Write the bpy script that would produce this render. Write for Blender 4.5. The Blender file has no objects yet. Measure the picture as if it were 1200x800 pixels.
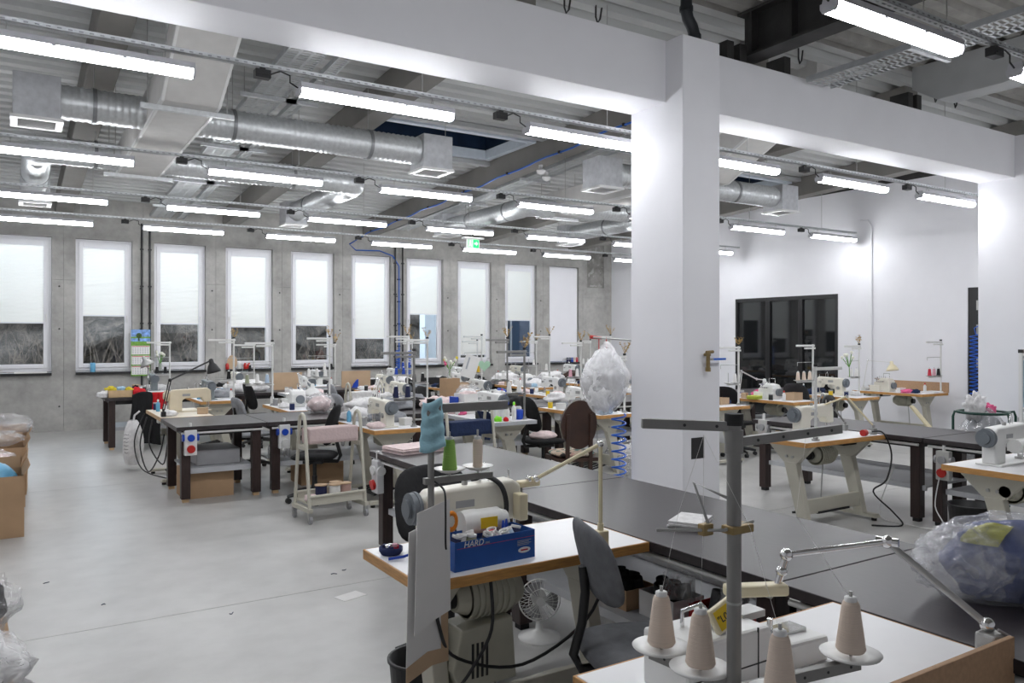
import bpy, math, random
from mathutils import Vector, Matrix, noise
random.seed(7)
PI = math.pi
scene = bpy.context.scene
COL = scene.collection

# ------------------------------------------------------------------ camera
cam_d = bpy.data.cameras.new('camera')
cam = bpy.data.objects.new('camera', cam_d)
COL.objects.link(cam)
cam.location = (0, 0, 1.7)
cam.rotation_euler = (PI/2, 0, -math.radians(32.2))
cam_d.sensor_width = 36
cam_d.lens = 36*920/1200
cam_d.shift_y = -5/1200
cam_d.clip_start = 0.05
scene.camera = cam

# ------------------------------------------------------------------ world: late overcast dusk sky
world = bpy.data.worlds.new('world')
scene.world = world
world.use_nodes = True
bg = world.node_tree.nodes['Background']
bg.inputs[0].default_value = (0.72, 0.8, 0.92, 1)
bg.inputs[1].default_value = 3.7
vs = scene.view_settings
vs.view_transform = 'Standard'
vs.look = 'None'
vs.exposure = 1.05
vs.gamma = 1.0
vs.use_curve_mapping = False
BATTEN_STRENGTH = 19.0

# ------------------------------------------------------------------ materials
MATS = {}
def mat(name, col, rough=0.5, metal=0.0, var=0.05, scale=12.0, bump=0.0, bscale=60.0, emit=0.0, alpha=1.0, trans=0.0, coat=0.0, spec=None, stretch=None, sss=0.0):
    if name in MATS: return MATS[name]
    m = bpy.data.materials.new(name); m.use_nodes = True
    nt = m.node_tree; N = nt.nodes; L = nt.links
    b = N['Principled BSDF']
    b.inputs['Roughness'].default_value = rough
    b.inputs['Metallic'].default_value = metal
    if coat: b.inputs['Coat Weight'].default_value = coat
    if spec is not None: b.inputs['Specular IOR Level'].default_value = spec
    if trans: b.inputs['Transmission Weight'].default_value = trans
    b.inputs['Alpha'].default_value = alpha
    c4 = (col[0], col[1], col[2], 1)
    if emit:
        b.inputs['Emission Color'].default_value = c4
        b.inputs['Emission Strength'].default_value = emit
    tc = N.new('ShaderNodeTexCoord')
    src = tc.outputs['Object']
    if stretch:
        mp = N.new('ShaderNodeMapping'); mp.inputs['Scale'].default_value = stretch
        L.new(src, mp.inputs[0]); src = mp.outputs[0]
    if var > 0:
        n = N.new('ShaderNodeTexNoise'); n.inputs['Scale'].default_value = scale
        n.inputs['Detail'].default_value = 4
        L.new(src, n.inputs['Vector'])
        r = N.new('ShaderNodeValToRGB')
        r.color_ramp.elements[0].position = 0.3; r.color_ramp.elements[1].position = 0.7
        r.color_ramp.elements[0].color = tuple(max(0, v*(1-var)) for v in col)+(1,)
        r.color_ramp.elements[1].color = tuple(min(1, v*(1+var)) for v in col)+(1,)
        L.new(n.outputs['Fac'], r.inputs[0]); L.new(r.outputs[0], b.inputs['Base Color'])
    else:
        b.inputs['Base Color'].default_value = c4
    if bump > 0:
        n2 = N.new('ShaderNodeTexNoise'); n2.inputs['Scale'].default_value = bscale; n2.inputs['Detail'].default_value = 3
        L.new(src, n2.inputs['Vector'])
        bp = N.new('ShaderNodeBump'); bp.inputs['Strength'].default_value = bump; bp.inputs['Distance'].default_value = 0.02
        L.new(n2.outputs['Fac'], bp.inputs['Height']); L.new(bp.outputs[0], b.inputs['Normal'])
    MATS[name] = m
    return m

def concrete(name, dark, light, rough, scale, bump, crack=True, spots=True):
    m = bpy.data.materials.new(name); m.use_nodes = True
    nt = m.node_tree; N = nt.nodes; L = nt.links; b = N['Principled BSDF']
    tc = N.new('ShaderNodeTexCoord')
    n1 = N.new('ShaderNodeTexNoise'); n1.inputs['Scale'].default_value = scale; n1.inputs['Detail'].default_value = 8; n1.inputs['Roughness'].default_value = 0.62
    n2 = N.new('ShaderNodeTexNoise'); n2.inputs['Scale'].default_value = scale*9; n2.inputs['Detail'].default_value = 5
    L.new(tc.outputs['Object'], n1.inputs['Vector']); L.new(tc.outputs['Object'], n2.inputs['Vector'])
    r = N.new('ShaderNodeValToRGB'); r.color_ramp.elements[0].position = 0.32; r.color_ramp.elements[1].position = 0.68
    r.color_ramp.elements[0].color = dark+(1,); r.color_ramp.elements[1].color = light+(1,)
    L.new(n1.outputs['Fac'], r.inputs[0])
    mx = N.new('ShaderNodeMixRGB'); mx.blend_type = 'MULTIPLY'; mx.inputs[0].default_value = 0.35
    r2 = N.new('ShaderNodeValToRGB'); r2.color_ramp.elements[0].position = 0.3; r2.color_ramp.elements[1].position = 0.6
    r2.color_ramp.elements[0].color = (0.72, 0.72, 0.72, 1); r2.color_ramp.elements[1].color = (1, 1, 1, 1)
    L.new(n2.outputs['Fac'], r2.inputs[0]); L.new(r.outputs[0], mx.inputs[1]); L.new(r2.outputs[0], mx.inputs[2])
    out = mx.outputs[0]
    if spots:
        v = N.new('ShaderNodeTexVoronoi'); v.inputs['Scale'].default_value = scale*3.2
        L.new(tc.outputs['Object'], v.inputs['Vector'])
        r3 = N.new('ShaderNodeValToRGB'); r3.color_ramp.elements[0].position = 0.02; r3.color_ramp.elements[1].position = 0.05
        r3.color_ramp.elements[0].color = (0.55, 0.55, 0.55, 1); r3.color_ramp.elements[1].color = (1, 1, 1, 1)
        L.new(v.outputs['Distance'], r3.inputs[0])
        m2 = N.new('ShaderNodeMixRGB'); m2.blend_type = 'MULTIPLY'; m2.inputs[0].default_value = 0.5
        L.new(out, m2.inputs[1]); L.new(r3.outputs[0], m2.inputs[2]); out = m2.outputs[0]
    L.new(out, b.inputs['Base Color'])
    rr = N.new('ShaderNodeMapRange'); rr.inputs[3].default_value = rough-0.08; rr.inputs[4].default_value = rough+0.12
    L.new(n1.outputs['Fac'], rr.inputs[0]); L.new(rr.outputs[0], b.inputs['Roughness'])
    bp = N.new('ShaderNodeBump'); bp.inputs['Strength'].default_value = bump; bp.inputs['Distance'].default_value = 0.01
    L.new(n2.outputs['Fac'], bp.inputs['Height']); L.new(bp.outputs[0], b.inputs['Normal'])
    MATS[name] = m
    return m

concrete('concrete', (0.29, 0.285, 0.27), (0.5, 0.49, 0.465), 0.85, 1.3, 0.35)
concrete('concrete_rough', (0.19, 0.185, 0.175), (0.33, 0.32, 0.3), 0.95, 5.0, 0.9)
concrete('floor_concrete', (0.42, 0.415, 0.4), (0.55, 0.545, 0.53), 0.33, 0.55, 0.06, spots=False)
mat('white_paint', (0.8, 0.8, 0.83), 0.6, var=0.015, scale=3, bump=0.05, bscale=150)
mat('deck_metal', (0.54, 0.55, 0.54), 0.5, 0.0, var=0.05, scale=2)
mat('deck_rough', (0.36, 0.35, 0.325), 0.75, 0.0, var=0.15, scale=5, bump=0.2, bscale=20)
mat('beam_grey', (0.22, 0.21, 0.195), 0.75, var=0.08, scale=3, bump=0.1)
mat('beam_light', (0.45, 0.46, 0.46), 0.6, var=0.06, scale=3)
mat('steel_dark', (0.035, 0.034, 0.033), 0.6, 0.2, var=0.25, scale=6)
mat('galv', (0.66, 0.68, 0.69), 0.4, 0.55, var=0.1, scale=26)
mat('galv_panel', (0.55, 0.56, 0.58), 0.5, 0.3, var=0.1, scale=18)
mat('galv_dark', (0.3, 0.31, 0.32), 0.5, 0.6, var=0.1, scale=20)
mat('tray_metal', (0.58, 0.6, 0.61), 0.42, 0.55, var=0.08)
mat('duct_board', (0.6, 0.59, 0.57), 0.55, var=0.05, scale=8, bump=0.05, bscale=200)
mat('housing', (0.5, 0.5, 0.53), 0.5)
mat('batten_glow', (0.955, 0.97, 1.0), 0.4, var=0, emit=BATTEN_STRENGTH)
mat('pvc', (0.78, 0.78, 0.81), 0.35, var=0.01)
mat('white_plastic', (0.75, 0.75, 0.74), 0.4, var=0.02)
mat('white_plastic2', (0.62, 0.62, 0.63), 0.45); mat('grey_plastic', (0.33, 0.33, 0.34), 0.5)
mat('black_plastic', (0.012, 0.012, 0.013), 0.45, var=0.1)
mat('black_metal', (0.01, 0.01, 0.011), 0.4, var=0.1)
mat('rubber', (0.02, 0.02, 0.02), 0.8)
mat('dark_glass', (0.012, 0.013, 0.014), 0.04, var=0, spec=0.7)
mat('wenge', (0.04, 0.034, 0.036), 0.36, var=0.25, scale=7, stretch=(2, 40, 2), spec=0.4)
mat('wenge_y', (0.04, 0.034, 0.036), 0.36, var=0.25, scale=7, stretch=(40, 2, 2), spec=0.4)
mat('leg_brown', (0.032, 0.017, 0.015), 0.45, var=0.25, scale=10, stretch=(8, 8, 1))
mat('shelf_grey', (0.5, 0.51, 0.53), 0.5, var=0.03)
mat('laminate', (0.83, 0.83, 0.84), 0.35, var=0.01)
mat('cream_top', (0.78, 0.71, 0.58), 0.4, var=0.03)
mat('oak', (0.52, 0.27, 0.085), 0.45, var=0.2, scale=9, stretch=(1.5, 1.5, 14))
mat('mdf', (0.42, 0.26, 0.15), 0.7, var=0.1, scale=60)
mat('ply_edge', (0.5, 0.33, 0.17), 0.6, var=0.15, scale=20)
mat('grey_edge', (0.5, 0.52, 0.54), 0.4, 0.2)
mat('stand_beige', (0.5, 0.48, 0.405), 0.5, var=0.05, scale=5)
mat('stand_grey', (0.47, 0.47, 0.45), 0.5, var=0.05, scale=5)
mat('mach_beige', (0.75, 0.72, 0.63), 0.35, var=0.03)
mat('mach_cream', (0.68, 0.6, 0.45), 0.4, var=0.03)
mat('mach_white', (0.8, 0.8, 0.78), 0.32, var=0.03)
mat('mach_grey', (0.2, 0.23, 0.24), 0.4, 0.1, var=0.05)
mat('motor_beige', (0.45, 0.44, 0.36), 0.5, var=0.06)
mat('wheel_grey', (0.16, 0.18, 0.2), 0.45)
mat('chrome', (0.72, 0.72, 0.72), 0.14, 1.0, var=0.02)
mat('steel', (0.42, 0.42, 0.41), 0.4, 0.75, var=0.06)
mat('pole_grey', (0.25, 0.245, 0.235), 0.45, 0.35, var=0.06)
mat('pole_white', (0.68, 0.68, 0.66), 0.45, 0.1, var=0.03)
mat('brass', (0.3, 0.22, 0.1), 0.45, 0.6, var=0.1)
mat('cardboard', (0.42, 0.275, 0.16), 0.85, var=0.07, scale=5)
mat('cardboard_pale', (0.52, 0.37, 0.24), 0.85, var=0.07, scale=5)
mat('paper', (0.78, 0.77, 0.75), 0.8, var=0.02)
mat('card_white', (0.72, 0.71, 0.7), 0.7, var=0.02)
def cloth(name, col, var=0.12, rough=0.95, bump=0.25, bscale=40):
    return mat(name, col, rough, var=var, scale=25, bump=bump, bscale=bscale)
cloth('cloth_black', (0.008, 0.008, 0.009)); cloth('cloth_charcoal', (0.028, 0.028, 0.03)); cloth('cloth_grey', (0.14, 0.145, 0.155), bscale=300)
cloth('cloth_midgrey', (0.3, 0.31, 0.33)); cloth('cloth_white', (0.74, 0.73, 0.73)); cloth('cloth_pinkish', (0.56, 0.44, 0.43), var=0.03)
cloth('cloth_navy', (0.012, 0.025, 0.075)); cloth('cloth_blue', (0.02, 0.07, 0.42)); cloth('cloth_denim', (0.08, 0.105, 0.24))
cloth('cloth_red', (0.55, 0.012, 0.02)); cloth('cloth_pink', (0.72, 0.12, 0.27)); cloth('cloth_palepink', (0.76, 0.62, 0.61)); cloth('cloth_yellow', (0.65, 0.52, 0.04))
cloth('cloth_lime', (0.5, 0.55, 0.08)); cloth('cloth_olive', (0.42, 0.42, 0.12)); cloth('cloth_purple', (0.12, 0.1, 0.3)); cloth('cloth_teal', (0.1, 0.45, 0.38))
cloth('cloth_lightblue', (0.35, 0.52, 0.66)); cloth('cloth_mask', (0.32, 0.55, 0.64), var=0.05)
cloth('batting', (0.9, 0.9, 0.91), var=0.03, bump=0.8, bscale=30)
def thread(name, col): return mat(name, col, 0.8, var=0.08, scale=6, stretch=(0.5, 0.5, 90), bump=0.3, bscale=8)
thread('thread_beige', (0.72, 0.6, 0.5)); thread('thread_green', (0.28, 0.5, 0.1)); thread('thread_navy', (0.01, 0.014, 0.06)); thread('thread_white', (0.78, 0.77, 0.75))
thread('thread_black', (0.008, 0.008, 0.009)); thread('thread_pink', (0.7, 0.38, 0.45)); thread('thread_red', (0.6, 0.03, 0.06)); thread('thread_blue', (0.02, 0.07, 0.42))
thread('thread_yellow', (0.7, 0.45, 0.03)); thread('thread_rose', (0.5, 0.32, 0.28)); thread('thread_ice', (0.45, 0.56, 0.7)); thread('thread_sage', (0.3, 0.32, 0.22))
mat('plastic_blue', (0.01, 0.06, 0.45), 0.35); mat('plastic_red', (0.5, 0.015, 0.012), 0.4); mat('plastic_lightblue', (0.14, 0.42, 0.65), 0.4)
mat('hose_blue', (0.01, 0.12, 0.6), 0.35); mat('plastic_orange', (0.8, 0.25, 0.01), 0.4); mat('plastic_yellow', (0.8, 0.55, 0.02), 0.4)
mat('plastic_green', (0.03, 0.4, 0.08), 0.4); mat('neon_green', (0.25, 0.8, 0.02), 0.4); mat('frame_green', (0.006, 0.05, 0.035), 0.4)
mat('box_blue', (0.012, 0.09, 0.38), 0.55, var=0.04); mat('print_white', (0.8, 0.8, 0.8), 0.6, var=0); mat('print_red', (0.5, 0.03, 0.06), 0.6, var=0)
mat('print_orange', (0.8, 0.2, 0.03), 0.5, var=0); mat('print_dark', (0.02, 0.02, 0.02), 0.6, var=0); mat('print_grey', (0.4, 0.42, 0.45), 0.6, var=0)
mat('print_green', (0.16, 0.35, 0.05), 0.6, var=0.3, scale=30); mat('print_sky', (0.2, 0.35, 0.72), 0.6, var=0.5, scale=18)
mat('print_tree', (0.05, 0.1, 0.02), 0.6, var=0.4, scale=40)
mat('sign_green', (0.0, 0.45, 0.12), 0.5, var=0, emit=0.5)
mat('sticker_yellow', (0.8, 0.55, 0.01), 0.5, var=0.02)
mat('felt_green', (0.4, 0.62, 0.45), 0.7); mat('ceramic', (0.8, 0.8, 0.78), 0.25, var=0.02)
mat('wood_brown', (0.045, 0.02, 0.012), 0.4, var=0.2, scale=8); mat('wood_pale', (0.6, 0.42, 0.24), 0.6, var=0.1)
mat('leaf_green', (0.1, 0.3, 0.03), 0.6, var=0.2); mat('petal_white', (0.8, 0.8, 0.7), 0.7); mat('sprig_gold', (0.45, 0.29, 0.09), 0.8, var=0.3, scale=40)
mat('brush_brown', (0.22, 0.175, 0.14), 0.9, var=0.3, scale=20); mat('lamp_cream', (0.74, 0.66, 0.45), 0.4, var=0.03); mat('pipe_black', (0.015, 0.018, 0.022), 0.45)
mat('blue_cable', (0.015, 0.11, 0.5), 0.4); mat('painted_dusk', (0.012, 0.024, 0.05), 0.3, var=0.3, scale=4)  # dusk dimness of the skylight shaft and pane painted in as dark navy
mat('kerb_pale', (0.6, 0.66, 0.72), 0.5); mat('wax_white', (0.8, 0.8, 0.8), 0.35, var=0.01)
mat('annexe_glass', (0.03, 0.05, 0.085), 0.15, var=0.1, scale=1); mat('denim_dark', (0.02, 0.03, 0.1), 0.9)

def film(name, col, opacity, rough=0.12):
    m = bpy.data.materials.new(name); m.use_nodes = True
    nt = m.node_tree; N = nt.nodes; L = nt.links; N.remove(N['Principled BSDF'])
    out = N['Material Output']
    tr = N.new('ShaderNodeBsdfTransparent'); g = N.new('ShaderNodeBsdfGlossy'); g.inputs['Roughness'].default_value = rough
    d = N.new('ShaderNodeBsdfDiffuse'); d.inputs[0].default_value = col+(1,)
    tl = N.new('ShaderNodeBsdfTranslucent'); tl.inputs[0].default_value = col+(1,)
    a = N.new('ShaderNodeMixShader'); a.inputs[0].default_value = 0.5
    L.new(d.outputs[0], a.inputs[1]); L.new(tl.outputs[0], a.inputs[2])
    g1 = N.new('ShaderNodeMixShader'); g1.inputs[0].default_value = 0.4
    L.new(a.outputs[0], g1.inputs[1]); L.new(g.outputs[0], g1.inputs[2])
    tc = N.new('ShaderNodeTexCoord'); n = N.new('ShaderNodeTexNoise'); n.inputs['Scale'].default_value = 6; n.inputs['Detail'].default_value = 4; n.inputs['Distortion'].default_value = 1.2
    L.new(tc.outputs['Object'], n.inputs['Vector'])
    r = N.new('ShaderNodeMapRange'); r.inputs[1].default_value = 0.35; r.inputs[2].default_value = 0.75; r.inputs[3].default_value = opacity*0.35; r.inputs[4].default_value = min(1, opacity*1.9)
    L.new(n.outputs['Fac'], r.inputs[0])
    m2 = N.new('ShaderNodeMixShader'); L.new(r.outputs[0], m2.inputs[0]); L.new(tr.outputs[0], m2.inputs[1]); L.new(g1.outputs[0], m2.inputs[2])
    bp = N.new('ShaderNodeBump'); bp.inputs['Strength'].default_value = 0.9; bp.inputs['Distance'].default_value = 0.03
    L.new(n.outputs['Fac'], bp.inputs['Height']); L.new(bp.outputs[0], g.inputs['Normal'])
    L.new(m2.outputs[0], out.inputs[0]); MATS[name] = m
film('film_clear', (0.88, 0.89, 0.92), 0.27); film('film_white', (0.9, 0.9, 0.92), 0.55, 0.35); film('film_grey', (0.55, 0.56, 0.58), 0.55)

def glass_pane(name):
    m = bpy.data.materials.new(name); m.use_nodes = True
    nt = m.node_tree; N = nt.nodes; L = nt.links; N.remove(N['Principled BSDF'])
    tr = N.new('ShaderNodeBsdfTransparent'); tr.inputs[0].default_value = (0.86, 0.88, 0.88, 1)
    g = N.new('ShaderNodeBsdfGlossy'); g.inputs['Roughness'].default_value = 0.02
    fr = N.new('ShaderNodeFresnel'); fr.inputs[0].default_value = 1.5
    mx = N.new('ShaderNodeMixShader'); L.new(fr.outputs[0], mx.inputs[0]); L.new(tr.outputs[0], mx.inputs[1]); L.new(g.outputs[0], mx.inputs[2])
    L.new(mx.outputs[0], N['Material Output'].inputs[0]); MATS[name] = m
glass_pane('glass')

def blind_mat():
    m = bpy.data.materials.new('blind'); m.use_nodes = True
    nt = m.node_tree; N = nt.nodes; L = nt.links; N.remove(N['Principled BSDF'])
    d = N.new('ShaderNodeBsdfDiffuse'); d.inputs[0].default_value = (0.93, 0.915, 0.88, 1)
    t = N.new('ShaderNodeBsdfTranslucent'); t.inputs[0].default_value = (0.95, 0.92, 0.85, 1)
    mx = N.new('ShaderNodeMixShader'); mx.inputs[0].default_value = 0.6
    L.new(d.outputs[0], mx.inputs[1]); L.new(t.outputs[0], mx.inputs[2]); L.new(mx.outputs[0], N['Material Output'].inputs[0]); MATS['blind'] = m
blind_mat()

def bank_mat():
    m = bpy.data.materials.new('scrub_bank'); m.use_nodes = True
    nt = m.node_tree; N = nt.nodes; L = nt.links; b = N['Principled BSDF']; b.inputs['Roughness'].default_value = 1
    tc = N.new('ShaderNodeTexCoord'); n = N.new('ShaderNodeTexNoise'); n.inputs['Scale'].default_value = 3.2; n.inputs['Detail'].default_value = 12; n.inputs['Roughness'].default_value = 0.75; n.inputs['Distortion'].default_value = 0.8
    mp = N.new('ShaderNodeMapping'); mp.inputs['Scale'].default_value = (1.4, 1, 0.8)
    L.new(tc.outputs['Object'], mp.inputs[0]); L.new(mp.outputs[0], n.inputs['Vector'])
    r = N.new('ShaderNodeValToRGB'); e = r.color_ramp.elements
    e[0].position = 0.36; e[0].color = (0.014, 0.011, 0.008, 1); e[1].position = 0.66; e[1].color = (0.2, 0.165, 0.135, 1)
    x = e.new(0.5); x.color = (0.07, 0.06, 0.05, 1)
    L.new(n.outputs['Fac'], r.inputs[0]); L.new(r.outputs[0], b.inputs['Base Color'])
    bp = N.new('ShaderNodeBump'); bp.inputs['Strength'].default_value = 1; bp.inputs['Distance'].default_value = 0.2
    L.new(n.outputs['Fac'], bp.inputs['Height']); L.new(bp.outputs[0], b.inputs['Normal']); MATS['scrub_bank'] = m
bank_mat()

def floral_mat():
    m = bpy.data.materials.new('floral'); m.use_nodes = True
    nt = m.node_tree; N = nt.nodes; L = nt.links; b = N['Principled BSDF']; b.inputs['Roughness'].default_value = 0.95
    tc = N.new('ShaderNodeTexCoord'); v = N.new('ShaderNodeTexVoronoi'); v.inputs['Scale'].default_value = 22
    L.new(tc.outputs['Object'], v.inputs['Vector'])
    r = N.new('ShaderNodeValToRGB'); e = r.color_ramp.elements; e[0].color = (0.5, 0.38, 0.28, 1); e[0].position = 0.2; e[1].color = (0.03, 0.025, 0.025, 1); e[1].position = 0.85
    for p, c in ((0.4, (0.1, 0.2, 0.17)), (0.55, (0.45, 0.27, 0.22)), (0.7, (0.55, 0.48, 0.38))):
        x = e.new(p); x.color = c+(1,)
    r.color_ramp.interpolation = 'CONSTANT'
    s = N.new('ShaderNodeSeparateColor'); L.new(v.outputs['Color'], s.inputs[0]); L.new(s.outputs[0], r.inputs[0]); L.new(r.outputs[0], b.inputs['Base Color']); MATS['floral'] = m
floral_mat()

# ------------------------------------------------------------------ mesh builder
class MB:
    def __init__(s): s.v = []; s.f = []; s.m = []; s.s = []
    def add(s, vs, fs, mi=0, sm=False, T=None):
        o = len(s.v)
        for p in vs:
            p = Vector(p)
            if T is not None: p = T @ p
            s.v.append(tuple(p))
        for f in fs:
            s.f.append(tuple(i+o for i in f)); s.m.append(mi); s.s.append(sm)
        return s
    def box(s, x0, x1, y0, y1, z0, z1, mi=0, T=None):
        vs = [(x0,y0,z0),(x1,y0,z0),(x1,y1,z0),(x0,y1,z0),(x0,y0,z1),(x1,y0,z1),(x1,y1,z1),(x0,y1,z1)]
        return s.add(vs, [(0,3,2,1),(4,5,6,7),(0,1,5,4),(1,2,6,5),(2,3,7,6),(3,0,4,7)], mi, False, T)
    def bc(s, c, d, mi=0, T=None):
        return s.box(c[0]-d[0]/2, c[0]+d[0]/2, c[1]-d[1]/2, c[1]+d[1]/2, c[2]-d[2]/2, c[2]+d[2]/2, mi, T)
    def cyl(s, p0, p1, r0, r1=None, n=12, cap=True, mi=0, sm=True, T=None):
        if r1 is None: r1 = r0
        p0 = Vector(p0); p1 = Vector(p1); d = (p1-p0)
        if d.length < 1e-7: return s
        d.normalize()
        u = d.orthogonal().normalized(); w = d.cross(u)
        vs = []
        for p, r in ((p0, r0), (p1, r1)):
            for i in range(n):
                a = 2*PI*i/n; vs.append(p + (u*math.cos(a) + w*math.sin(a))*r)
        s.add(vs, [(i, (i+1) % n, n+(i+1) % n, n+i) for i in range(n)], mi, sm, T)
        if cap:
            s.add(vs[:n], [tuple(reversed(range(n)))], mi, False, T); s.add(vs[n:], [tuple(range(n))], mi, False, T)
        return s
    def tube(s, pts, r, n=8, mi=0, cap=True, T=None, closed=False):
        pts = [Vector(p) for p in pts]; k = len(pts); vs = []; prev = None
        rr = r if isinstance(r, (list, tuple)) else [r]*k
        for i, p in enumerate(pts):
            if closed: d = pts[(i+1) % k]-pts[i-1]
            else: d = pts[min(i+1, k-1)]-pts[max(i-1, 0)]
            if d.length < 1e-9: d = Vector((0, 0, 1))
            d.normalize()
            if prev is None: u = d.orthogonal().normalized()
            else:
                u = prev - d*prev.dot(d)
                u = u.normalized() if u.length > 1e-6 else d.orthogonal().normalized()
            prev = u; w = d.cross(u)
            for j in range(n):
                a = 2*PI*j/n; vs.append(p+(u*math.cos(a)+w*math.sin(a))*rr[i])
        fs = []
        for i in range(k if closed else k-1):
            q = (i+1) % k
            for j in range(n): fs.append((i*n+j, i*n+(j+1) % n, q*n+(j+1) % n, q*n+j))
        s.add(vs, fs, mi, True, T)
        if cap and not closed:
            s.add(vs[:n], [tuple(reversed(range(n)))], mi, False, T); s.add(vs[-n:], [tuple(range(n))], mi, False, T)
        return s
    def lathe(s, prof, n=20, c=(0,0,0), mi=0, T=None, sm=True):
        k = len(prof); vs = []
        for r, z in prof:
            for j in range(n):
                a = 2*PI*j/n; vs.append((c[0]+r*math.cos(a), c[1]+r*math.sin(a), c[2]+z))
        fs = []
        for i in range(k-1):
            for j in range(n): fs.append((i*n+j, i*n+(j+1) % n, (i+1)*n+(j+1) % n, (i+1)*n+j))
        s.add(vs, fs, mi, sm, T)
        if prof[0][0] > 1e-4: s.add(vs[:n], [tuple(reversed(range(n)))], mi, False, T)
        if prof[-1][0] > 1e-4: s.add(vs[-n:], [tuple(range(n))], mi, False, T)
        return s
    def prism(s, poly, a0, a1, axis='y', mi=0, T=None):
        n = len(poly)
        def P(p, a):
            return {'y': (p[0], a, p[1]), 'x': (a, p[0], p[1]), 'z': (p[0], p[1], a)}[axis]
        vs = [P(p, a0) for p in poly]+[P(p, a1) for p in poly]
        fs = [(i, (i+1) % n, n+(i+1) % n, n+i) for i in range(n)]+[tuple(reversed(range(n))), tuple(range(n, 2*n))]
        return s.add(vs, fs, mi, False, T)
    def grid(s, fn, nu, nv, mi=0, sm=True, T=None):
        vs = [fn(i/nu, j/nv) for j in range(nv+1) for i in range(nu+1)]; w = nu+1
        return s.add(vs, [(j*w+i, j*w+i+1, (j+1)*w+i+1, (j+1)*w+i) for j in range(nv) for i in range(nu)], mi, sm, T)
    def ell(s, c, r, nu=16, nv=10, mi=0, T=None, fn=None):
        c = Vector(c); vs = []
        for j in range(nv+1):
            t = PI*j/nv
            for i in range(nu):
                a = 2*PI*i/nu
                d = Vector((math.sin(t)*math.cos(a), math.sin(t)*math.sin(a), -math.cos(t)))
                q = 1.0 if fn is None else fn(d)
                vs.append((c.x+d.x*r[0]*q, c.y+d.y*r[1]*q, c.z+d.z*r[2]*q))
        fs = []
        for j in range(nv):
            for i in range(nu): fs.append((j*nu+i, j*nu+(i+1) % nu, (j+1)*nu+(i+1) % nu, (j+1)*nu+i))
        return s.add(vs, fs, mi, True, T)
    def ring(s, c, R, r, n=24, m=8, mi=0, T=None):
        pts = [(c[0]+R*math.cos(2*PI*i/n), c[1]+R*math.sin(2*PI*i/n), c[2]) for i in range(n)]
        return s.tube(pts, r, m, mi, False, T, True)
    def mesh(s, name, mats):
        me = bpy.data.meshes.new(name); me.from_pydata(s.v, [], s.f)
        if isinstance(mats, str): mats = [mats]
        for m in mats: me.materials.append(MATS[m])
        me.polygons.foreach_set('material_index', s.m); me.polygons.foreach_set('use_smooth', s.s)
        me.update()
        return me
    def obj(s, name, mats, parent=None, bevel=0, loc=None, rz=0, seg=2):
        o = bpy.data.objects.new(name, s.mesh(name, mats)); COL.objects.link(o)
        if parent is not None: o.parent = parent
        if loc is not None: o.location = loc
        if rz: o.rotation_euler = (0, 0, rz)
        if bevel:
            b = o.modifiers.new('bevel', 'BEVEL'); b.width = bevel; b.segments = seg; b.limit_method = 'ANGLE'; b.angle_limit = math.radians(40)
        return o

def tag(o, label, cat, group=None, kind=None):
    o['label'] = label; o['category'] = cat
    if group: o['group'] = group
    if kind: o['kind'] = kind
    return o
def thing(name, label, cat, loc=(0,0,0), rz=0, group=None):
    o = bpy.data.objects.new(name, None); COL.objects.link(o); o.empty_display_size = 0.1
    o.location = loc; o.rotation_euler = (0, 0, rz)
    return tag(o, label, cat, group)
def struct(o): o['kind'] = 'structure'; return o
def copy_tree(o, parent=None):
    c = o.copy(); COL.objects.link(c); c.parent = parent
    for ch in o.children: copy_tree(ch, c)
    return c
TM = {}
def inst(key, builder, name, label, cat, loc, rz=0, group=None):
    """first use builds the thing, later uses copy it with all its parts"""
    if key not in TM:
        r = thing(name, label, cat); builder(r); TM[key] = r
    else:
        r = copy_tree(TM[key]); r.name = name
        if 'group' in r.keys(): del r['group']
        tag(r, label, cat, group)
    r.location = loc; r.rotation_euler = (0, 0, rz)
    if group: r['group'] = group
    return r
def text(name, body, size, m, parent, loc, rot, shear=0.0, align='LEFT', sx=1.0):
    cu = bpy.data.curves.new(name, 'FONT'); cu.body = body; cu.size = size; cu.extrude = 0.0006; cu.shear = shear; cu.align_x = align
    t = bpy.data.objects.new(name, cu); me = bpy.data.meshes.new_from_object(t)
    bpy.data.objects.remove(t)
    me.materials.clear(); me.materials.append(MATS[m])
    o = bpy.data.objects.new(name, me); COL.objects.link(o); o.parent = parent; o.location = loc; o.rotation_euler = rot; o.scale = (sx, 1, 1)
    return o
def fbm(p, o=4): return noise.fractal(p, 1.0, 2.0, o)
def blob(c, r, amp, freq, seed, nu=24, nv=16, flat=None, ridged=False):
    """lumpy cloth or bag shape"""
    mb = MB(); sd = Vector((seed*3.1, seed*1.7, seed*0.9))
    def fn(d):
        q = d*freq+sd
        k = noise.turbulence(q, 4, ridged) if ridged else fbm(q)
        return 1+amp*k
    mb.ell(c, r, nu, nv, fn=fn)
    if flat is not None:
        mb.v = [(x, y, max(z, flat)) for x, y, z in mb.v]
    return mb
# ================================================================== THE SETTING
XL, XR, YB, YW = -1.7, 13.44, -3.2, 16.35
def zdeck(y): return 4.25+0.0485*(YW-max(y, 4.9))
# ---- floor slabs
base = MB().box(XL, XR, YB, YW, -0.3, -0.012).obj('floor', 'steel_dark'); struct(base)
fx = [XL, 4.98, 10.98, XR]; fy = [YB, 0.24, 5.17, 10.1, 15.03, YW]
for i in range(3):
    for j in range(5):
        MB().box(fx[i]+0.003, fx[i+1]-0.003, fy[j]+0.003, fy[j+1]-0.003, -0.011, 0).obj('floor_slab', 'floor_concrete', base)
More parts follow.
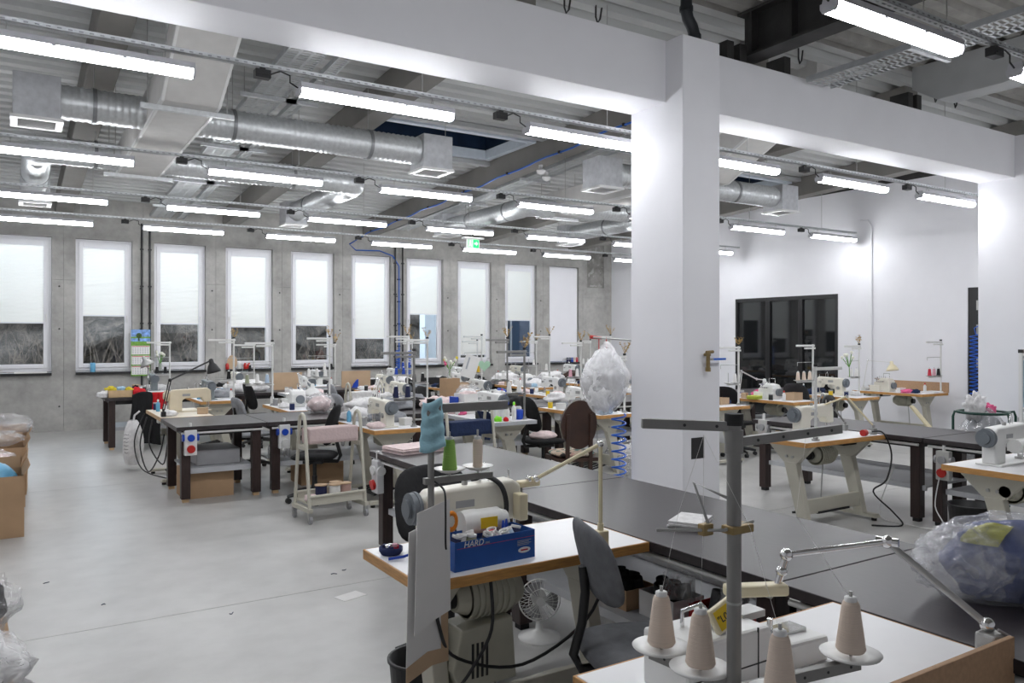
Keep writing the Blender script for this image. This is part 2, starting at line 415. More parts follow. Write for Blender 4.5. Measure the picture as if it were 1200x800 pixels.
# ---- window wall: cast concrete panels with joints, ten openings
WX = [(0.895+1.3145*(k-1), 0.895+1.3145*(k-1)+0.937) for k in range(10)]
ZS, ZT, ZJ = 1.06, 3.505, 2.74
wall = MB().box(XL, XR+0.2, YW+0.3, YW+0.32, -0.3, 0.0).obj('wall_far', 'concrete'); struct(wall)
edges = [XL]+[0.5*(WX[k][1]+WX[k+1][0]) for k in range(9)]+[12.48, XR]
g = 0.004
for k in range(11):
    a, b = edges[k]+g/2, edges[k+1]-g/2
    lo = MB(); up = MB(); y0, y1 = YW, YW+0.3
    if k < 10:
        p, q = WX[k]
        lo.box(a, b, y0, y1, -0.02, ZS); lo.box(a, p, y0, y1, ZS, ZJ-g/2); lo.box(q, b, y0, y1, ZS, ZJ-g/2)
        up.box(a, p, y0, y1, ZJ+g/2, ZT); up.box(q, b, y0, y1, ZJ+g/2, ZT); up.box(a, b, y0, y1, ZT, 4.45)
    else:
        lo.box(a, b, y0, y1, -0.02, ZJ-g/2)
        # corner pier with a rough recessed patch left of the white wall
        up.box(a, 12.62, y0, y1, ZJ+g/2, 4.45); up.box(13.18, b, y0, y1, ZJ+g/2, 4.45); up.box(12.62, 13.18, y0, y1, ZJ+g/2, 3.0)
        up.box(12.62, 13.18, y0+0.03, y1, 3.0, 4.45)
    lo.obj('concrete_panel', 'concrete', wall); up.obj('concrete_panel', 'concrete', wall)
rp = MB()
def rough_edge(u, v):
    x = 12.62+0.56*u; z = 3.0+1.2*v
    return (x+0.02*fbm(Vector((x*6, z*6, 1))), YW+0.024+0.02*fbm(Vector((x*9, z*9, 4))), z)
rp.grid(rough_edge, 12, 24); rp.obj('rough_patch', 'concrete_rough', wall)
for k in range(9):
    xx = edges[k+1]-0.07
    for z in (0.45, 1.85, 2.62):
        h = MB().cyl((xx+0.02*(k % 2), YW-0.001, z), (xx+0.02*(k % 2), YW+0.004, z), 0.016, n=10).obj('tie_hole', 'print_dark', wall)
# ---- windows
blind_bot = [378.7, 370.4, 380.0, 383.5, 381.6, 397.0, 368.6, 416.0, 375.7]
sC, cC = math.sin(math.radians(32.2)), math.cos(math.radians(32.2))
for k in range(10):
    p, q = WX[k]; xm = 0.5*(p+q)
    w = bpy.data.objects.new('window_%d' % (k+1), None); COL.objects.link(w); struct(w); w.location = (xm, YW, ZS)
    hw = (q-p)/2; H = ZT-ZS
    fy0, fy1 = 0.1, 0.17
    fr = MB()
    for (x0, x1, z0, z1) in ((-hw, -hw+0.06, 0.02, H), (hw-0.06, hw, 0.02, H), (-hw+0.06, hw-0.06, H-0.07, H), (-hw+0.06, hw-0.06, 0.02, 0.09)):
        fr.box(x0, x1, fy0, fy1, z0, z1)
    fr.obj('window_frame', 'pvc', w, 0.004)
    MB().box(-hw, hw, -0.07, 0.2, -0.045, 0.0).obj('window_sill', 'black_plastic', w, 0.004)
    if k == 9:
        pn = MB().box(-hw+0.03, hw-0.03, 0.03, 0.09, 0.03, H-0.03).obj('infill_panel', 'white_paint', w, 0.006)
        continue
    sa = MB(); a = hw-0.05
    for (x0, x1, z0, z1) in ((-a, -a+0.075, 0.08, H-0.06), (a-0.075, a, 0.08, H-0.06), (-a+0.075, a-0.075, H-0.14, H-0.06), (-a+0.075, a-0.075, 0.08, 0.155)):
        sa.box(x0, x1, fy0-0.02, fy1-0.02, z0, z1)
    sash = sa.obj('window_sash', 'pvc', w, 0.006)
    MB().box(-a+0.075, a-0.075, 0.125, 0.133, 0.155, H-0.14).obj('pane', 'glass', w)
    hx = (a-0.035) if k in (0, 1, 2) else (-a+0.035)
    hd = MB(); hd.box(hx-0.012, hx+0.012, fy0-0.035, fy0-0.02, 0.98, 1.05); hd.box(hx-0.009, hx+0.009, fy0-0.055, fy0-0.04, 0.92, 1.05); hd.cyl((hx, fy0-0.05, 1.03), (hx, fy0-0.02, 1.03), 0.008)
    hd.obj('window_handle', 'white_plastic', w, 0.003)
    xc = xm; d = xc*sC+YW*cC
    zb = 1.7-(blind_bot[k]-395)*d/920-ZS
    bl = MB(); n = int((H-0.15-zb)/0.022); zz = [zb+0.02+(H-0.16-zb-0.02)*i/(2*n) for i in range(2*n+1)]
    vs = []; bw = a-0.075
    for i, z in enumerate(zz):
        y = fy0-0.018 if i % 2 else fy0-0.01
        vs += [(-bw, y, z), (bw, y, z)]
    bl.add(vs, [(2*i, 2*i+1, 2*i+3, 2*i+2) for i in range(2*n)])
    b = bl.obj('pleated_blind', 'blind', w)
    MB().box(-bw, bw, fy0-0.03, fy0-0.004, zb, zb+0.022).obj('blind_rail', 'pvc', w)
    MB().box(-bw, bw, fy0-0.032, fy0-0.002, H-0.165, H-0.14).obj('blind_head', 'pvc', w)
# ---- outside: scrubby bank and a neighbour's wall
ext = MB()
def bank(u, v):
    x = -8+34*u; z = -0.6+3.1*v; y = 18.9+1.6*v
    return (x, y+0.9*fbm(Vector((x*0.8, z*1.1, 3.3))), z+0.25*fbm(Vector((x, z, 9))))
ext.grid(bank, 90, 24)
tag(ext.obj('earth_bank', 'scrub_bank'), 'brown scrubby earth bank outside the row of windows', 'bank')
ann = thing('annexe', 'pale blue rendered annexe wall outside the windows', 'building', (11.2, 18.2, 0))
MB().box(-2.45, -1.9, -0.15, 0.15, 0, 4.2).obj('wall_panel', 'kerb_pale', ann)
MB().box(-0.35, 3.2, 0.0, 0.15, 0, 4.2).obj('wall_panel', 'annexe_glass', ann)
for xx in (0.2, 1.2, 2.2): MB().box(xx-0.03, xx+0.03, -0.05, 0.0, 0, 4.2).obj('mullion', 'galv_dark', ann)
MB().box(-14, 28, YW+0.32, 24, -0.7, -0.5).obj('ground_outside', 'scrub_bank')
struct(bpy.data.objects['ground_outside'])
rng = random.Random(3)
br = MB()
for i in range(170):
    x = -1+rng.random()*9.3; z0 = -0.4; y = 18.3+rng.random()*0.6; pts = [(x, y, z0)]
    for j in range(6):
        x += rng.uniform(-0.26, 0.26); z0 += 0.25+rng.random()*0.2; pts.append((x, y+rng.uniform(-0.1, 0.1), z0))
    br.tube(pts, [0.014, 0.012, 0.01, 0.008, 0.006, 0.005, 0.003], 4)
o = br.obj('bare_brush', 'brush_brown'); tag(o, 'thin bare brushwood stems growing outside the windows', 'brush', kind='stuff')
# ---- right hand white wall with glazed partition and black door
wr = bpy.data.objects.new('wall_right', None); COL.objects.link(wr); struct(wr)
def slabwall(y0, y1, z0, z1): return MB().box(XR, XR+0.2, y0, y1, z0, z1).obj('wall_panel', 'white_paint', wr)
slabwall(12.06, YW+0.3, 0, 4.5); slabwall(9.5, 12.06, 2.54, 4.5); slabwall(7.05, 9.5, 0, 4.5); slabwall(6.0, 7.05, 2.53, 4.5); slabwall(YB, 6.0, 0, 4.5)
MB().box(XR, XR+0.2, YB, YW+0.3, 4.5, 5.1).obj('wall_head', 'steel_dark', wr)
MB().box(XR+0.2, XR+0.22, YB, YW, 0, 4.5).obj('wall_backing', 'steel_dark', wr)
w = bpy.data.objects.new('window_11', None); COL.objects.link(w); struct(w); w.location = (XR, 10.78, 0)
f = MB()
f.box(-0.01, 0.06, -1.28, -1.22, 0, 2.54); f.box(-0.01, 0.06, 1.22, 1.28, 0, 2.54); f.box(-0.01, 0.06, -1.22, 1.22, 2.46, 2.54); f.box(-0.01, 0.06, -1.22, 1.22, 0, 0.08)
f.box(-0.01, 0.06, -0.47, -0.37, 0.08, 2.46); f.box(-0.01, 0.06, 0.34, 0.46, 0.08, 2.46)
f.obj('window_frame', 'black_metal', w, 0.004)
for a, b in ((-1.22, -0.47), (-0.37, 0.34), (0.46, 1.22)): MB().box(0.03, 0.04, a, b, 0.08, 2.46).obj('pane', 'dark_glass', w)
d1 = bpy.data.objects.new('door_1', None); COL.objects.link(d1); struct(d1); d1.location = (XR, 6.52, 0)
MB().box(0.02, 0.08, -0.52, 0.53, 0.0, 2.53).obj('door_leaf', 'black_metal', d1, 0.004)
for z in (1.75, 2.15, 1.2): MB().box(-0.004, 0.02, 0.36, 0.385, z, z+0.16).obj('door_handle', 'steel', d1)
# thin white conduit up the wall
cd = MB(); cd.tube([(XR-0.018, 8.78, 0.8), (XR-0.018, 8.78, 3.75), (XR-0.02, 8.85, 3.88), (XR-0.03, 9.0, 3.9)], 0.016, 8); tag(cd.obj('conduit', 'white_paint'), 'thin white conduit running up the white wall beside glazed partition', 'conduit')
# ---- unseen closing walls
struct(MB().box(XL-0.2, XL, YB, YW+0.3, 0, 5.1).obj('wall_left', 'white_paint'))
struct(MB().box(XL, XR, YB-0.2, YB, 0, 5.1).obj('wall_back', 'white_paint'))
# ---- roof deck, trapezoidal ribs running along X, two skylight openings
ceil = bpy.data.objects.new('ceiling', None); COL.objects.link(ceil); struct(ceil)
SKY = [(3.95, 6.28), (9.6, 11.95)]; SY = (9.5, 10.75)
def deck(y0, y1, xa, xb, m, sheet=None):
    mb = MB(); P = 0.25; y = y0; prof = []
    while y < y1-1e-6:
        for dy, dz in ((0, 0), (0.11, 0), (0.14, 0.07), (0.22, 0.07), (0.25, 0)):
            yy = min(y+dy, y1); prof.append((yy, zdeck(yy)+dz))
        y += P
    vs = []
    for yy, z in prof: vs += [(xa, yy, z), (xb, yy, z)]
    mb.add(vs, [(2*i, 2*i+2, 2*i+3, 2*i+1) for i in range(len(prof)-1)])
    return mb.obj('roof_sheet', m, ceil)
xs = [XL, 2.1, 5.0, 7.9, 10.7, XR]
for a, b in zip(xs[:-1], xs[1:]): deck(YB, 5.25, a, b, 'deck_rough')
for a, b in zip(xs[:-1], xs[1:]):
    deck(5.25, SY[0], a, b, 'deck_metal'); deck(SY[1], YW+0.1, a, b, 'deck_metal')
for a, b in ((XL, SKY[0][0]), (SKY[0][1], SKY[1][0]), (SKY[1][1], XR)): deck(SY[0], SY[1], a, b, 'deck_metal')
MB().box(XL-0.2, XR+0.2, YB-0.2, SY[0], 5.12, 5.2).obj('roof_cover', 'steel_dark', ceil)
MB().box(XL-0.2, XR+0.2, SY[1], YW+0.3, 5.12, 5.2).obj('roof_cover', 'steel_dark', ceil)
for a, b in ((XL-0.2, SKY[0][0]), (SKY[0][1], SKY[1][0]), (SKY[1][1], XR+0.2)): MB().box(a, b, SY[0], SY[1], 5.12, 5.2).obj('roof_cover', 'steel_dark', ceil)
for i, (a, b) in enumerate(SKY):
    z0 = zdeck(SY[1])-0.01; z1 = 5.3; t = 0.06
    sk = bpy.data.objects.new('window_%d' % (12+i), None); COL.objects.link(sk); struct(sk); sk.location = ((a+b)/2, (SY[0]+SY[1])/2, z0)
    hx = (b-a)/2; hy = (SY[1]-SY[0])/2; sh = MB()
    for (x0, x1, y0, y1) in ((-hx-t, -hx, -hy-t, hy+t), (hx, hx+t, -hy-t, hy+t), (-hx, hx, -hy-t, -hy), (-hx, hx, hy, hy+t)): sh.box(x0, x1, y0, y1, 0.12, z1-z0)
    sh.obj('skylight_shaft', 'painted_dusk', sk)
    kb = MB()
    for (x0, x1, y0, y1) in ((-hx-t-0.02, -hx+0.02, -hy-t, hy+t), (hx-0.02, hx+t+0.02, -hy-t, hy+t), (-hx, hx, -hy-t-0.02, -hy+0.02), (-hx, hx, hy-0.02, hy+t+0.02)): kb.box(x0, x1, y0, y1, 0, 0.14)
    kb.obj('skylight_kerb', 'kerb_pale', sk)
    MB().box(-hx-t, hx+t, -hy-t, hy+t, z1-z0, z1-z0+0.03).obj('skylight_pane', 'painted_dusk', sk)
# ---- roof beams sloping down towards the windows
def zbb(y): return 3.92+0.0485*(YW-y)
for i, x in enumerate((0.71, 3.6, 6.55, 9.3, 12.15)):
    b = MB().prism([(5.55, zbb(5.55)), (YW-0.002, zbb(YW)), (YW-0.002, zdeck(YW)), (5.55, zdeck(5.55))], x-0.14, x+0.14, 'x').obj('trim_%d' % (i+1), 'beam_grey', None, 0.01); struct(b)
# cross beams either side of the skylights
k = 6
for a, b in ((3.74, 6.41), (9.44, 12.01)):
    for yy in (9.3, 10.9):
        z = zdeck(yy); struct(MB().box(a, b, yy-0.06, yy+0.06, z-0.07, z-0.01).obj('trim_%d' % k, 'beam_light')); k += 1
# ---- white boxed beam and two columns
struct(MB().box(XL, XR-0.002, 5.06, 5.51, 3.738, 4.276).obj('trim_%d' % k, 'white_paint', None, 0.006)); k += 1
c1 = MB().box(4.763, 5.205, 4.85, 5.512, 0, 4.268).obj('trim_%d' % k, 'white_paint', None, 0.006); struct(c1); k += 1
c2 = MB().box(10.77, 11.21, 4.85, 5.512, 0, 4.268).obj('trim_%d' % k, 'white_paint', None, 0.006); struct(c2); k += 1
rc = MB().box(4.86, 5.01, 4.846, 4.85, 0.66, 0.84).obj('wall_niche', 'print_dark', c1)
# ---- front bay roof: dark girder, grey beam, brackets
gd = MB(); gd.box(5.92, 5.95, YB, 5.2, 4.37, 4.76); gd.box(5.82, 6.05, YB, 5.2, 4.35, 4.375); gd.box(5.82, 6.05, YB, 5.2, 4.76, 4.785)
for yy in (5.05, 4.6, 3.4, 2.2): gd.box(5.83, 6.04, yy-0.01, yy+0.01, 4.375, 4.76)
struct(gd.obj('trim_%d' % k, 'steel_dark')); k += 1
gb = MB().prism([(5.2, 4.55), (4.9, 4.36), (4.2, 4.36), (3.4, 4.5), (YB, 4.5), (YB, 4.8), (5.2, 4.8)], 8.72, 9.02, 'x').obj('trim_%d' % k, 'beam_light', None, 0.008); struct(gb); k += 1
for i, x in enumerate((5.55, 5.72, 6.35, 8.45, 8.62)):
    struct(MB().box(x, x+0.09, 5.08, 5.3, 4.272, 4.45).obj('trim_%d' % k, 'steel_dark')); k += 1

# ================================================================== CEILING SERVICES
RY = [2.70, 5.72, 8.99, 11.80, 14.20]; ZL = 3.47
def batten(root):
    L = 0.635
    cs = [(-0.05, 0.055), (-0.052, 0.03), (-0.04, 0.008), (0, 0), (0.04, 0.008), (0.052, 0.03), (0.05, 0.055)]
    d = MB(); d.prism(cs, -L+0.012, L-0.012, 'x'); d.obj('diffuser', 'batten_glow', root)
    h = MB(); h.prism([(-0.053, 0.055), (0.053, 0.055), (0.043, 0.1), (-0.043, 0.1)], -L, L, 'x'); h.obj('housing', 'housing', root)
    for s in (-1, 1):
        e = MB(); e.prism([(-0.054, 0.057), (-0.054, 0.028), (-0.04, 0.004), (0.04, 0.004), (0.054, 0.028), (0.054, 0.057)], s*L-0.014, s*L+0.002, 'x'); e.obj('end_cap', 'housing', root)
        k = MB(); k.tube([(s*0.45, 0, 0.1), (s*0.45, 0.02, 0.12), (s*0.45, 0, 0.16), (s*0.45, -0.02, 0.12), (s*0.45, 0, 0.1)], 0.003, 5); k.obj('hook', 'steel', root)
        c = MB(); c.box(s*0.2-0.012, s*0.2+0.012, -0.056, 0.056, 0.045, 0.062); c.obj('clip', 'housing', root)
def rail(y, x0, x1, boxes, idx):
    r = thing('light_rail', ['slotted steel light rail hanging in front of the white boxed beam', 'slotted steel light rail directly behind the white boxed beam', 'slotted steel light rail crossing below the rectangular air ducts', 'slotted steel light rail just beyond the rectangular duct ends', 'slotted steel light rail closest to the window wall', 'slotted steel light rail furthest from the window wall'][idx], 'rail', ((x0+x1)/2, y, 3.63))
    m = MB(); hl = (x1-x0)/2; w = 0.026
    m.box(-hl, hl, -w, -w+0.003, 0, 0.03); m.box(-hl, hl, w-0.003, w, 0, 0.03)
    m.box(-hl, hl, -w, -0.007, 0, 0.003); m.box(-hl, hl, 0.007, w, 0, 0.003)
    n = int((x1-x0)/0.06)
    for i in range(n): m.box(-hl+0.06*i, -hl+0.06*i+0.026, -0.007, 0.007, 0, 0.003)
    for i in range(n):
        for s in (-1, 1): m.box(-hl+0.06*i+0.03, -hl+0.06*i+0.055, s*w-0.0008, s*w+0.0008, 0.009, 0.018, 1)
    m.obj('channel', ['tray_metal', 'galv_dark'], r)
    xx = x0+0.45
    while xx < x1:
        top = zbb(y) if y > 5.5 and min(abs(xx-q) for q in (0.71, 3.6, 6.55, 9.3, 12.15)) < 0.15 else zdeck(y)+0.03
        MB().cyl((xx-r.location.x, 0, 0.0), (xx-r.location.x, 0, top-3.63), 0.004, n=6).obj('hanger_rod', 'steel', r)
        xx += 1.9
    for bx in boxes:
        q = bx-r.location.x; bm = MB(); bm.box(q-0.055, q+0.055, -0.035, 0.035, -0.075, -0.015); bm.box(q-0.04, q+0.04, -0.038, 0.038, -0.06, -0.045); bm.box(q-0.02, q+0.02, -0.02, 0.02, -0.015, 0.0)
        bm.obj('junction_box', 'black_plastic', r, 0.004)
        MB().tube([(q+0.05, 0, -0.04), (q+0.13, 0, 0.0), (q+0.2, 0, -0.02), (q+0.2, 0, -0.07), (q+0.26, 0, -0.1)], 0.006, 6).obj('cable', 'black_plastic', r)
for i, y in enumerate(RY):
    xs0 = [-0.245+2.0*k for k in range(7)]
    if i == 0: xs0 = [-0.3, 1.72, 3.75, 5.75, 7.75, 9.75, 11.7]
    if i == 2: xs0 = xs0[:5]+[9.92, 11.95]
    if i == 3: xs0[6] = 11.75
    rail(y, -1.5, 13.25, [x-0.27 for x in xs0], i)
    for x in xs0:
        lab = ['long LED batten light hung in front of the white boxed beam', 'long LED batten light hung just behind the white boxed beam', 'long LED batten light on the rail below the round ducts', 'long LED batten light on the rail beyond the duct ends', 'long LED batten light on the rail closest to windows', 'long LED batten light on the rail furthest from windows'][i]
        inst('batten', batten, 'batten_light', lab, 'light', (x+0.635, y, ZL), 0, 'batten lights on rail %s' % ['before the beam', 'behind the beam', 'under the ducts', 'past the ducts', 'by the windows', 'furthest from windows'][i])
# ---- spiral ducts
def spiral(a, b, R):
    a = Vector(a); b = Vector(b); n = max(2, int((b-a).length/0.02)); pts = []; rr = []
    for i in range(n+1):
        pts.append(a+(b-a)*(i/n)); rr.append(R+(0.007 if i % 3 == 0 else -0.002))
    return pts, rr
def duct_run(mb, pts, R):
    P = []; RR = []
    for a, b in zip(pts[:-1], pts[1:]):
        p, r = spiral(a, b, R); P += p[(1 if P else 0):]; RR += r[(1 if RR else 0):]
    mb.tube(P, RR, 20)
def elbow(c, d0, d1, rad, n=7):
    """quarter bend from travelling d0 to travelling d1, corner at c"""
    c = Vector(c); d0 = Vector(d0); d1 = Vector(d1); o = c-d0*rad+d1*rad; out = []
    for i in range(n):
        t = PI/2*i/(n-1); out.append(o-d1*rad*math.cos(t)+d0*rad*math.sin(t))
    return out
def plenum(x, y, z0, label, w=0.42):
    t = thing('air_diffuser', label, 'diffuser', (x, y, z0)); h = w/2
    b = MB().box(-h+0.02, h-0.02, -h+0.02, h-0.02, 0.03, 0.42).obj('plenum_box', 'galv_panel', t, 0.005)
    f = MB()
    for (x0, x1, y0, y1) in ((-h, h, -h, -h+0.06), (-h, h, h-0.06, h), (-h, -h+0.06, -h+0.06, h-0.06), (h-0.06, h, -h+0.06, h-0.06)): f.box(x0, x1, y0, y1, 0, 0.03)
    f.obj('grille_frame', 'white_plastic', t, 0.003)
    for i in range(6):
        yy = -h+0.085+i*(w-0.17)/5; T = Matrix.Translation((0, yy, 0.02)) @ Matrix.Rotation(0.7, 4, 'X')
        MB().box(-h+0.06, h-0.06, -0.018, 0.018, -0.0015, 0.0015, T=T).obj('vane', 'white_plastic', t)
    return t
DZ = 3.91; R = 0.158
plenum(0.15, 8.5, 3.67, 'square galvanised ceiling diffuser on short duct beside the first roof beam')
plenum(4.21, 8.51, 3.67, 'square galvanised ceiling diffuser below the dark skylight')
plenum(6.66, 8.29, 3.67, 'square galvanised ceiling diffuser beside the perforated tray and blue cable')
plenum(10.28, 8.3, 3.67, 'square ceiling diffuser in front of the white wall')
plenum(0.22, 13.68, 3.67, 'square ceiling diffuser above the window furthest from white wall')
plenum(4.15, 13.9, 3.67, 'square ceiling diffuser hung above the fifth window')
plenum(7.12, 13.7, 3.67, 'square ceiling diffuser beside the green exit sign')
plenum(10.02, 13.6, 3.67, 'square ceiling diffuser above the infilled white window panel')
def duct(name, label, pts, bands):
    t = thing(name, label, 'duct', pts[0])
    o = Vector(pts[0]); mb = MB(); duct_run(mb, [Vector(p)-o for p in pts], R); mb.obj('duct_pipe', 'galv', t)
    for p, d in bands:
        p = Vector(p)-o; d = Vector(d); b = MB(); b.cyl(p-d*0.018, p+d*0.018, R+0.012, n=20, cap=True); b.obj('clamp_band', 'galv_dark', t)
        MB().cyl(p+Vector((0, 0, R)), (p.x, p.y, zdeck(p.y+o.y)-o.z), 0.004, n=6).obj('hanger_rod', 'steel', t)
    return t
duct('round_duct', 'short spiral duct between the rectangular duct and first diffuser', [(0.34, 8.5, DZ), (1.06, 8.5, DZ)], [((0.62, 8.5, DZ), (1, 0, 0))])
duct('round_duct', 'long spiral duct ending at the diffuser below skylight', [(1.53, 8.5, DZ), (4.02, 8.5, DZ)], [((3.4, 8.5, DZ), (1, 0, 0)), ((1.9, 8.5, DZ), (1, 0, 0))])
duct('round_duct', 'spiral duct bending away towards the first window', [(1.06, 10.75, DZ)]+elbow((0.2, 10.75, DZ), (-1, 0, 0), (0, 1, 0), 0.22)+[(0.2, 13.48, DZ)], [((0.8, 10.75, DZ), (1, 0, 0)), ((0.2, 12.4, DZ), (0, 1, 0))])
duct('round_duct', 'spiral duct with a bend leading to the diffuser over fifth window', [(1.53, 10.75, DZ)]+elbow((4.15, 10.75, DZ), (1, 0, 0), (0, 1, 0), 0.22)+[(4.15, 13.7, DZ)], [((3.2, 10.75, DZ), (1, 0, 0)), ((4.15, 12.9, DZ), (0, 1, 0))])
duct('round_duct', 'short spiral duct leading to the diffuser beside blue cable', [(7.55, 8.3, DZ), (6.86, 8.3, DZ)], [((7.2, 8.3, DZ), (1, 0, 0))])
duct('round_duct', 'spiral duct leading to the diffuser in front of white wall', [(8.05, 8.3, DZ), (10.09, 8.3, DZ)], [((9.2, 8.3, DZ), (1, 0, 0))])
duct('round_duct', 'spiral duct bending away towards the exit sign', [(7.55, 10.75, 3.85)]+elbow((7.12, 10.75, 3.85), (-1, 0, 0), (0, 1, 0), 0.2)+[(7.12, 13.5, 3.85)], [((7.12, 11.4, 3.85), (0, 1, 0)), ((7.12, 12.7, 3.85), (0, 1, 0))])
duct('round_duct', 'spiral duct bending away above the infilled white window panel', [(8.05, 10.75, DZ)]+elbow((10.02, 10.75, DZ), (1, 0, 0), (0, 1, 0), 0.22)+[(10.02, 13.4, DZ)], [((9.2, 10.75, DZ), (1, 0, 0)), ((10.02, 12.3, DZ), (0, 1, 0))])
for xa, xb, lab in ((1.06, 1.53, 'pale rectangular air duct dropping from the roof beside twin cable trays'), (7.55, 8.05, 'pale rectangular air duct dropping from the roof behind the column')):
    t = thing('rectangular_duct', lab, 'duct', ((xa+xb)/2, 7.35, 3.75)); h = (xb-xa)/2
    MB().prism([(3.85, 0), (0, 0), (0, 0.37), (3.85, 0.37)], -h, h, 'x').obj('duct_box', 'duct_board', t, 0.006)
    MB().prism([(-0.003, 0), (-1.75, 0.87), (-1.75, 1.24), (-0.003, 0.37)], -h, h, 'x').obj('duct_bend', 'duct_board', t, 0.006)
    e = MB()
    for s in (-1, 1):
        e.box(s*h-0.012, s*h+0.012, 0.0, 3.86, -0.006, 0.03)
        e.prism([(0, -0.006), (-1.75, 0.864), (-1.75, 0.9), (0, 0.03)], s*h-0.012, s*h+0.012, 'x')
    e.box(-h, h, 3.84, 3.862, -0.006, 0.03); e.obj('corner_trim', 'white_plastic', t)
    for yy in (0.15, 3.55):
        MB().box(-h-0.16, h+0.16, yy-0.02, yy+0.02, -0.05, -0.008).obj('support_bar', 'galv', t)
        for s in (-1, 1): MB().cyl((s*(h+0.1), yy, -0.03), (s*(h+0.1), yy, zdeck(7.35+yy)-3.75), 0.005, n=6).obj('hanger_rod', 'steel', t)
# ---- perforated cable trays
def tray(x, w, ya, za, yb, zb, label, n_sup=4):
    t = thing('cable_tray', label, 'tray', (x, ya, za)); L = math.hypot(yb-ya, zb-za); ang = math.atan2(zb-za, yb-ya)
    T = Matrix.Rotation(ang, 4, 'X'); m = MB(); h = w/2
    for s in (-1, 1): m.box(s*h-0.0025, s*h+0.0025, 0, L, 0, 0.055, T=T)
    strips = [-h, -h/3, h/3, h] if w > 0.2 else [-h, h]
    for sx in strips: m.box(max(-h, sx-0.014), min(h, sx+0.014), 0, L, 0, 0.003, T=T)
    n = int(L/0.055)
    for i in range(n): m.box(-h, h, i*0.055, i*0.055+0.022, 0, 0.003, T=T)
    m.obj('tray_base', 'tray_metal', t)
    for i in range(n_sup):
        yy = L*(i+0.4)/n_sup; p = T @ Vector((0, yy, 0))
        MB().box(-h-0.12, h+0.12, p.y-0.02, p.y+0.02, p.z-0.045, p.z-0.004).obj('support_bar', 'galv', t)
        for s in (-1, 1): MB().cyl((s*(h+0.08), p.y, p.z-0.04), (s*(h+0.08), p.y, zdeck(ya+p.y)-za+0.02), 0.004, n=6).obj('hanger_rod', 'steel', t)
    return t
tray(2.3, 0.36, 5.6, 4.44, 16.25, 3.98, 'wide perforated cable tray beside the pale rectangular duct', 5)
tray(2.66, 0.12, 5.6, 4.44, 16.25, 3.98, 'narrow perforated cable tray running alongside a wide tray', 5)
tray(6.98, 0.34, 5.6, 4.42, 15.6, 4.0, 'perforated cable tray running alongside the blue cable', 5)
tray(6.74, 0.38, -2.5, 4.2, 4.98, 4.2, 'perforated cable tray above the batten in front of boxed beam', 4)
# ---- blue cable: along the beam then down the window wall
pts = []
for i in range(40):
    y = 5.6+i*(16.2-5.6)/39; pts.append((6.36+0.03*math.sin(i*1.3), y, zbb(y)-0.016+0.006*math.sin(i*0.9)))
t = thing('blue_cable', 'bright blue cable clipped below a roof beam and down the window wall', 'cable', (6.36, 10, 4.2))
o = Vector(t.location)
wpts = [(6.36, 16.2, 3.9), (6.1, 16.31, 3.72), (6.25, 16.32, 3.6), (6.8, 16.32, 3.62), (7.12, 16.32, 3.52), (7.27, 16.32, 3.3), (7.27, 16.32, 2.4), (7.27, 16.32, 1.0)]
MB().tube([Vector(p)-o for p in pts+wpts[1:]], 0.014, 6).obj('cable', 'blue_cable', t)
for i in range(2, 38, 5):
    p = Vector(pts[i])-o; MB().bc(p+Vector((0, 0, 0.004)), (0.05, 0.03, 0.036)).obj('cable_clip', 'black_plastic', t)
for z in (3.0, 2.5, 2.0, 1.5):
    MB().bc(Vector((7.27, 16.33, z))-o, (0.07, 0.03, 0.03)).obj('cable_clip', 'black_plastic', t)
for xs_, lab in (((1.99, 2.13), 'pair of black conduits on the wall between second and third windows'), ((7.18, 7.36), 'pair of black conduits flanking the blue cable on the window wall')):
    t = thing('wall_conduit', lab, 'conduit', (xs_[0], 16.3, 0.75))
    for x in xs_:
        MB().cyl((x-xs_[0], 0.018, 0), (x-xs_[0], 0.018, 3.1), 0.018, n=8).obj('conduit_pipe', 'black_plastic', t)
        for z in (0.5, 1.2, 1.9, 2.6): MB().box(x-xs_[0]-0.03, x-xs_[0]+0.03, -0.004, 0.045, z, z+0.025).obj('conduit_clip', 'black_plastic', t)
# coiled blue air hoses
def coil(name, label, x, y, z0, z1, R_, n, m='hose_blue', tail=None):
    pts = []; N_ = n*14
    for i in range(N_+1):
        a = 2*PI*i/14; pts.append((R_*math.cos(a), R_*math.sin(a), (z1-z0)*i/N_))
    if tail: pts += tail
    tag(MB().tube(pts, 0.008, 6).obj(name, m, None, loc=(x, y, z0)), label, 'hose')
coil('air_hose', 'coiled blue air hose hanging against the black door edge', 13.35, 6.9, 0.75, 1.75, 0.06, 16, tail=[(0.05, 0.02, 1.1), (0.075, -0.15, 1.2)])
coil('air_hose', 'coiled blue air hose hanging beside the white column base', 4.69, 5.6, 0.1, 0.99, 0.065, 12)
coil('air_hose', 'coiled blue air hose hanging below black conduits at window wall', 7.2, 16.22, 0.85, 1.42, 0.05, 12)
coil('air_hose', 'coiled blue air hose dangling right of another by the conduits', 7.45, 16.2, 0.85, 1.4, 0.05, 12)
